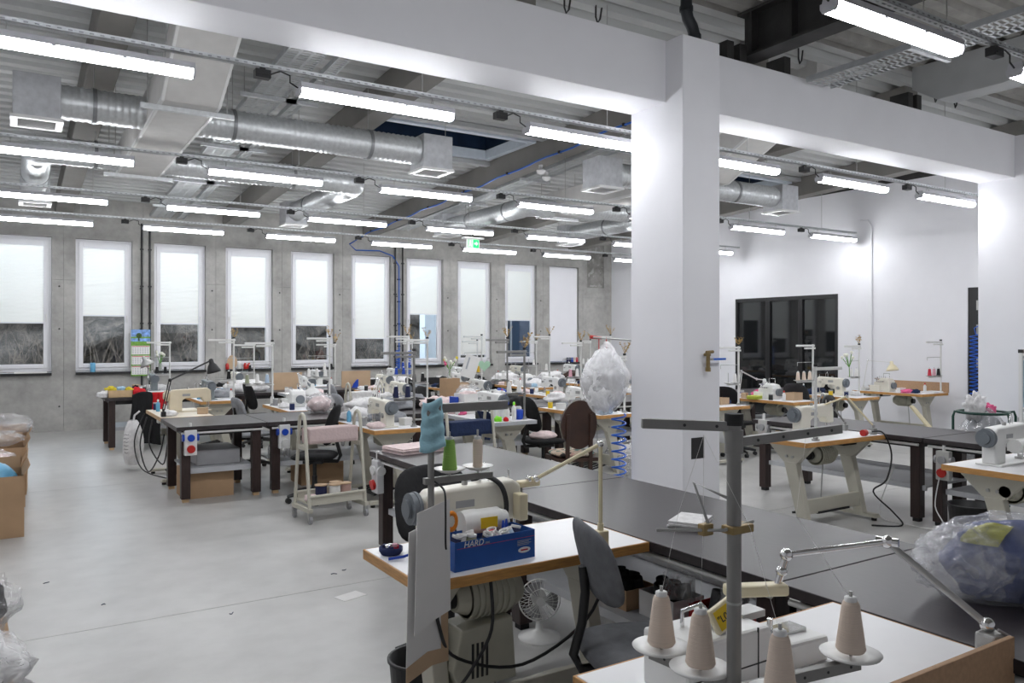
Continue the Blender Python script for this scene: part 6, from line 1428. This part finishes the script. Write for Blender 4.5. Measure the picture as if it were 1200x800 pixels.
def sack(u, v):
    a = 2*PI*u; r_ = 0.17*(math.sin(PI*min(1, 0.15+v*0.8))**0.5)*(1+0.08*math.sin(5*a+v*4)); return (r_*math.cos(a)*0.7, r_*math.sin(a)*1.1, 0.56*v)
ws.grid(sack, 36, 18); o = thing('white_sack', 'white sack with pen scribbles below the cream table', 'sack', (1.25, 11.1, 0.08)); ws.obj('sack_cloth', 'cloth_white', o)
for i in range(6): MB().tube([sack(0.56+0.03*k, 0.28+0.08*i+0.015*(k % 2)) for k in range(4)], 0.003, 5).obj('pen_scribble', 'print_dark', o)
MB().tube([(0, 0, 0.5), (0.02, 0, 0.62), (0.08, 0, 0.67)], 0.012, 6).obj('sack_tie', 'cloth_white', o)
for i, pts in enumerate(([(1.35, 10.6, 0.72), (1.25, 10.4, 0.4), (1.3, 10.1, 0.12), (1.38, 9.8, 0.35), (1.4, 9.6, 0.6)], [(1.36, 10.2, 0.72), (1.3, 10.0, 0.45), (1.4, 9.7, 0.25), (1.42, 9.5, 0.5)], [(1.36, 10.9, 0.74), (1.24, 10.85, 0.4), (1.28, 10.5, 0.1), (1.5, 10.1, 0.02)])):
    cable(['black cable looping low from the cream table edge', 'short black cable hanging behind the corner table leg', 'black cable trailing from the cream table to floor'][i], pts, 0.008)
arm_lamp('silver shaded desk lamp on the rag basket table', [(1.72, 13.5, 0.785), (1.75, 13.55, 1.2), (1.66, 13.4, 1.38)], 'pole_grey', 0.009, 'cone', (0.5, 0, -1), 0.11, shade_m='steel')
# ---- blue basket, backboards, boxes
t = thing('blue_basket', 'light blue plastic basket on the table with grey machine', 'basket', (2.62, 12.72, 0.785)); k = MB()
for i in range(12):
    x = -0.13+i*0.0235; k.box(x, x+0.013, -0.1, -0.095, 0.01, 0.11); k.box(x, x+0.013, 0.095, 0.1, 0.01, 0.11)
for i in range(8):
    y = -0.095+i*0.0255; k.box(-0.135, -0.13, y, y+0.013, 0.01, 0.11); k.box(0.145, 0.15, y, y+0.013, 0.01, 0.11)
k.obj('basket_slats', 'plastic_lightblue', t); k = MB()
for z in (0.0, 0.105):
    k.box(-0.14, 0.155, -0.105, -0.09, z, z+0.014); k.box(-0.14, 0.155, 0.09, 0.105, z, z+0.014); k.box(-0.14, -0.125, -0.09, 0.09, z, z+0.014); k.box(0.14, 0.155, -0.09, 0.09, z, z+0.014)
k.obj('basket_rim', 'plastic_lightblue', t); MB().box(-0.12, 0.135, -0.085, 0.085, 0.0, 0.04).obj('basket_filling', 'cloth_blue', t)
for (x, y, w, lab) in ((5.25, 13.7, 0.55, 'pale brown backboard standing on the dark table by sixth window'), (4.0, 13.7, 0.5, 'pale brown backboard standing behind the white cones')):
    tag(MB().box(-w/2, w/2, -0.01, 0.01, 0, 0.3).obj('back_board', 'cardboard_pale', loc=(x, y, 0.785)), lab, 'board')
tag(MB().prism([(-0.06, 0), (0.06, 0), (0.06, 0.15), (0.03, 0.14), (-0.03, 0.07)], -0.01, 0.01, 'y').obj('blue_fin', 'plastic_blue', loc=(5.2, 13.62, 0.785)), 'blue plastic wedge before the pale backboard', 'wedge')
# ---- spray bottle station
def spray(label, loc, m, cap):
    t = thing('spray_bottle', label, 'bottle', loc); MB().lathe([(0.03, 0), (0.034, 0.01), (0.034, 0.1), (0.014, 0.15), (0.013, 0.17)], 16).obj('bottle_body', m, t)
    MB().box(-0.045, 0.02, -0.012, 0.012, 0.17, 0.2).box(-0.03, -0.02, -0.008, 0.008, 0.13, 0.17).obj('trigger_head', cap, t)
spray('white spray bottle with green trigger on the crowded table', (4.5, 7.46, 0.785), 'white_plastic', 'neon_green'); spray('white spray bottle with blue trigger on the crowded table', (4.58, 7.38, 0.785), 'white_plastic', 'plastic_blue')
bottle('slim neon green capped bottle beside the spray bottles', (4.66, 7.36, 0.785), 'white_plastic', 'neon_green', 0.2, 0.028)
can('blue tin beside the spray bottles', (4.74, 7.38, 0.785), 'plastic_blue', 0.11, 0.05, 'blue_tin'); can('white pot beside the blue tin', (4.8, 7.5, 0.785), 'white_plastic', 0.13, 0.045, 'white_pot')
can('pen pot full of blue pens on the crowded table', (4.44, 7.62, 0.785), 'mach_white', 0.1, 0.035, 'pen_pot')
for i in range(4): tag(MB().cyl((0, 0, 0), (0.01*i-0.015, 0.01, 0.17), 0.004, n=6).obj('pen', 'plastic_blue', loc=(4.43+0.008*i, 7.615, 0.79)), 'blue pen standing in the pen pot on the crowded table', 'pen', 'pens in the pot')
pile('pin_cushion', 'green and orange pin cushion on the crowded table', 'cushion', 'neon_green', (4.42, 7.31, 0.785), (0.05, 0.05, 0.035), 0.3, 2, 2)
pile('pin_cushion', 'red pin cushion beside the green one', 'cushion', 'cloth_red', (4.5, 7.27, 0.785), (0.03, 0.03, 0.03), 0.2, 2, 5)
carton('white carton of clothes at the crowded table end', 4.6, 8.3, 0.26, 0.22, 0.24, 0.785, 0.1, 'paper', True, False)
pile('cloth_heap', 'red and white trims in the white carton', 'cloth', 'cloth_palepink', (4.6, 8.3, 0.96), (0.11, 0.09, 0.06), 0.35, 2, 8)
tag(MB().box(-0.02, 0.02, -0.08, 0.08, 0, 0.2).obj('blue_book', 'plastic_blue', loc=(4.44, 8.36, 0.785)), 'blue booklet standing beside the white carton', 'book')
tag(MB().grid(lambda u, v: (0.2*math.sin(v*3)*0.3+0.02*math.sin(u*9), -0.14+0.28*u, 0.3-0.3*v), 12, 12).obj('navy_garment', 'cloth_navy', loc=(4.16, 7.2, 0.62)), 'navy garment hanging from the crowded table corner', 'garment')
# ---- flowers, sheet, heart
t = thing('flower_vase', 'vase of white and yellow flowers standing on a thread carton', 'vase', (5.62, 10.72, 1.07)); MB().lathe([(0.04, 0), (0.045, 0.02), (0.035, 0.1), (0.05, 0.14), (0.045, 0.14)], 16).obj('vase', 'film_white', t)
for i in range(11):
    a = i*0.9; q = 0.06+0.08*((i*7) % 5)/5; p = (q*math.cos(a), q*math.sin(a), 0.22+0.03*(i % 4)); MB().tube([(0, 0, 0.02), (0.01*math.cos(a), 0.01*math.sin(a), 0.13), p], 0.005, 5).obj('stem', 'leaf_green', t); MB().ell(p, (0.024, 0.024, 0.026), 8, 6).obj('petals', ['petal_white', 'petal_white', 'cloth_yellow', 'petal_white', 'cloth_pink'][i % 5], t)
carton('thread carton below the flower vase', 5.62, 10.72, 0.24, 0.2, 0.28, 0.785, 0.1, open_top=False)
t = thing('pattern_sheet', 'tilted white printed sheet clipped to a thread stand', 'sheet', (5.66, 10.25, 1.1), -0.4); T = Matrix.Rotation(0.3, 4, 'Y')
MB().box(-0.11, 0.11, -0.002, 0.002, 0, 0.34, T=T).obj('paper', 'paper', t); MB().box(-0.06, -0.035, -0.003, -0.002, 0.12, 0.3, T=T).obj('printed_bar', 'print_grey', t)
hh = MB(); pts = []
for i in range(28):
    a = 2*PI*i/28; pts.append((0.0058*16*math.sin(a)**3, 0.0058*(13*math.cos(a)-5*math.cos(2*a)-2*math.cos(3*a)-math.cos(4*a))))
hh.prism(pts, -0.004, 0.004, 'y'); tag(hh.obj('green_heart', 'felt_green', loc=(6.02, 10.35, 1.27), rz=-0.5), 'pale green heart ornament hung on a thread stand', 'ornament')
# ---- right hand lamps, garments
arm_lamp('white jointed desk lamp above the pink fabric heap', [(9.32, 8.3, 0.785), (9.4, 8.32, 1.18), (9.72, 8.3, 1.05), (9.78, 8.2, 1.04)], 'pole_white', 0.011, 'cone', (0.1, -0.1, -1), 0.1, shade_m='white_plastic', sh=0.16)
arm_lamp('white jointed lamp arm behind the dark corner table', [(3.3, 10.6, 0.785), (3.25, 10.65, 1.2), (3.4, 10.5, 1.05)], 'pole_white', 0.01, 'cone', (0, 0, -1), 0.12, shade_m='white_plastic', sh=0.14)
arm_lamp('white jointed lamp arm amid the grey cloth heaps', [(3.42, 8.3, 0.785), (3.48, 8.4, 1.22), (3.28, 8.12, 0.98)], 'pole_white', 0.01, 'cone', (0.2, 0, -1), 0.08, shade_m='white_plastic')
ct = MB()
def gar(u, v):
    a = (u-0.5)*2; return (0.16*a*(0.8+0.3*v), -0.03*math.sin(u*16)*v, 0.4-0.4*v-0.08*abs(a))
ct.grid(gar, 24, 14); o = ct.obj('pink_garment', 'cloth_red', loc=(8.25, 8.22, 0.92)); so = o.modifiers.new('solid', 'SOLIDIFY'); so.thickness = 0.02; tag(o, 'bright red garment hanging on the stand behind the column', 'garment')
t = thing('flower_sprig', 'white flowers stuck in a cone dish near the wall lamp', 'flowers', (10.9, 7.5, 1.085))
for i in range(5):
    a = i*1.26+2; p = (0.08*math.cos(a)-0.05, 0.08*math.sin(a), 0.3+0.04*(i % 3)); MB().tube([(0, 0, 0), (-0.01, 0, 0.15), p], 0.006, 5).obj('stem', 'leaf_green', t); MB().ell(p, (0.025, 0.025, 0.028), 8, 6).obj('petals', 'petal_white', t)
b = bin_('silver lined waste bin below the column side table', (6.02, 7.0, 0), 0.13, 0.3, 'film_grey')
bagfilm('clear bag of offcuts lying under the column side table', (6.6, 7.8, 0.0), (0.22, 0.22, 0.2), 12, inner='cloth_white')
# ---- heaps on the dark row tables
for i, (x, y, m, sz, lab) in enumerate(((3.6, 9.1, 'cloth_white', 0.26, 'white cloth heap on the dark table behind the trolleys'), (4.05, 9.2, 'cloth_midgrey', 0.24, 'grey cloth heap on the dark table behind the trolleys'), (4.6, 9.05, 'cloth_palepink', 0.24, 'pale pink cloth heap on the dark table past the carton'), (5.15, 9.2, 'cloth_white', 0.28, 'white cloth heap on the dark table past the carton'), (5.7, 9.0, 'cloth_charcoal', 0.2, 'charcoal cloth heap on the dark table past the carton'), (3.3, 13.6, 'cloth_white', 0.3, 'white cloth heap on the dark table behind black chair'), (6.1, 13.6, 'cloth_white', 0.28, 'white cloth heap on the dark table behind backboard'), (7.6, 13.6, 'cloth_charcoal', 0.28, 'charcoal cloth heap on the dark table by eighth window'), (8.4, 13.6, 'cloth_white', 0.3, 'white cloth heap on the dark table by eighth window'), (9.6, 13.7, 'cloth_white', 0.3, 'white cloth heap under the boarded window'), (10.2, 13.6, 'wood_brown', 0.3, 'brown cloth heap under the boarded window'), (6.5, 9.1, 'cloth_white', 0.2, 'white cloth heap on the dark table behind brown chair'))):
    pile('cloth_heap', lab, 'cloth', m, (x, y, 0.785), (sz, sz*0.7, sz*0.42), 0.4, 1.9, i+51)
bagfilm('clear bag of white offcuts on the dark table past the carton', (4.9, 8.85, 0.785), (0.18, 0.15, 0.16), 21, inner='cloth_white')
bagfilm('clear bag of pale scraps on the dark table behind trolleys', (3.1, 9.3, 0.785), (0.17, 0.15, 0.13), 23, inner='cloth_palepink')
for i, (x, y) in enumerate(((4.3, 9.35), (5.45, 9.4), (6.9, 13.9), (5.75, 13.9), (9.0, 13.9))):
    carton(['shallow black box on the dark table behind the trolleys', 'shallow black box on the dark table past the carton', 'shallow black box near the yellow thread cones', 'shallow black box behind the pale backboard', 'shallow black box under the boarded window side'][i], x, y, 0.36, 0.24, 0.12, 0.785, 0.1*i, 'black_plastic', True, False)
# ---- floor bits
tag(MB().box(-0.09, 0.09, -0.06, 0.06, 0, 0.0015).obj('paper_slip', 'paper', loc=(1.85, 4.93, 0.0005), rz=0.3), 'small paper slip lying on the open floor', 'paper')
rg = random.Random(5)
for i in range(5):
    x, y = [(0.15, 6.3), (0.45, 5.6), (1.9, 5.45), (2.0, 5.5), (1.1, 5.0)][i]
    tag(MB().tube([(0, 0, 0.004), (rg.uniform(0.01, 0.02), rg.uniform(-0.02, 0.02), 0.004), (rg.uniform(0.02, 0.04), rg.uniform(-0.02, 0.02), 0.004)], 0.0028, 5).obj('thread_scrap', 'cloth_navy', loc=(x, y, 0)), 'dark thread scrap lying on the open floor', 'scrap', 'thread scraps on the floor')
# ---- small clutter on every row table
CL = [('tin', 'denim_dark', 'navy'), ('tin', 'grey_plastic', 'grey'), ('tin', 'plastic_yellow', 'yellow'), ('tin', 'mach_white', 'white'), ('tin', 'black_plastic', 'black'), ('bot', 'white_plastic', 'white'), ('bot', 'plastic_lightblue', 'light blue'), ('box', 'paper', 'white'), ('box', 'cardboard_pale', 'brown'), ('rag', 'cloth_white', 'white'), ('rag', 'cloth_navy', 'navy'), ('rag', 'cloth_palepink', 'pale pink'), ('rag', 'cloth_midgrey', 'grey'), ('rag', 'cloth_black', 'black')]
tabs = [o for o in list(COL.objects) if o.parent is None and o.name.startswith('sewing_table') and o.location.y > 7]
for t_ in tabs:
    wh = t_['label'].split('sewing table ')[1]; pk = rg.sample(range(len(CL)), 6); slots = [(-0.5, -0.2), (-0.3, -0.2), (-0.52, 0.02), (0.15, -0.21), (0.42, -0.2), (0.3, 0.22)]
    for k_, (lx, ly) in zip(pk, slots):
        kind, m, cn = CL[k_]; p = local((t_.location.x, t_.location.y, 0.7855), RZ, (lx+rg.uniform(-0.03, 0.03), ly*0.95+rg.uniform(-0.02, 0.02), 0))
        if kind == 'tin': inst('tin_'+m, lambda r, m=m: (MB().lathe([(0.03, 0), (0.032, 0.006), (0.032, 0.075), (0.028, 0.08), (0, 0.08)], 14).obj('tin_body', m, r), MB().lathe([(0.034, 0.078), (0.034, 0.092), (0, 0.093)], 14).obj('tin_lid', 'steel', r)), 'small_tin', 'small %s lidded tin at the table %s' % (cn, wh), 'tin', p)
        elif kind == 'bot': bottle('small %s oil bottle at the table %s' % (cn, wh), p, m, 'plastic_red' if cn == 'white' else 'white_plastic', 0.15, 0.024)
        elif kind == 'box': inst('sbox_'+m, lambda r, m=m: (MB().box(-0.06, 0.06, -0.04, 0.04, 0, 0.06).obj('box_base', m, r, 0.003), MB().box(-0.062, 0.062, -0.042, 0.042, 0.06, 0.075).obj('box_lid', m, r, 0.003)), 'small_box', 'small %s lidded box at the table %s' % (cn, wh), 'box', p, rg.uniform(-0.5, 0.5))
        else: pile('rag', 'crumpled %s rag at the table %s' % (cn, wh), 'cloth', m, p, (0.09, 0.07, 0.045), 0.4, 2, k_+int(lx*10)+9, nu=18, nv=10)
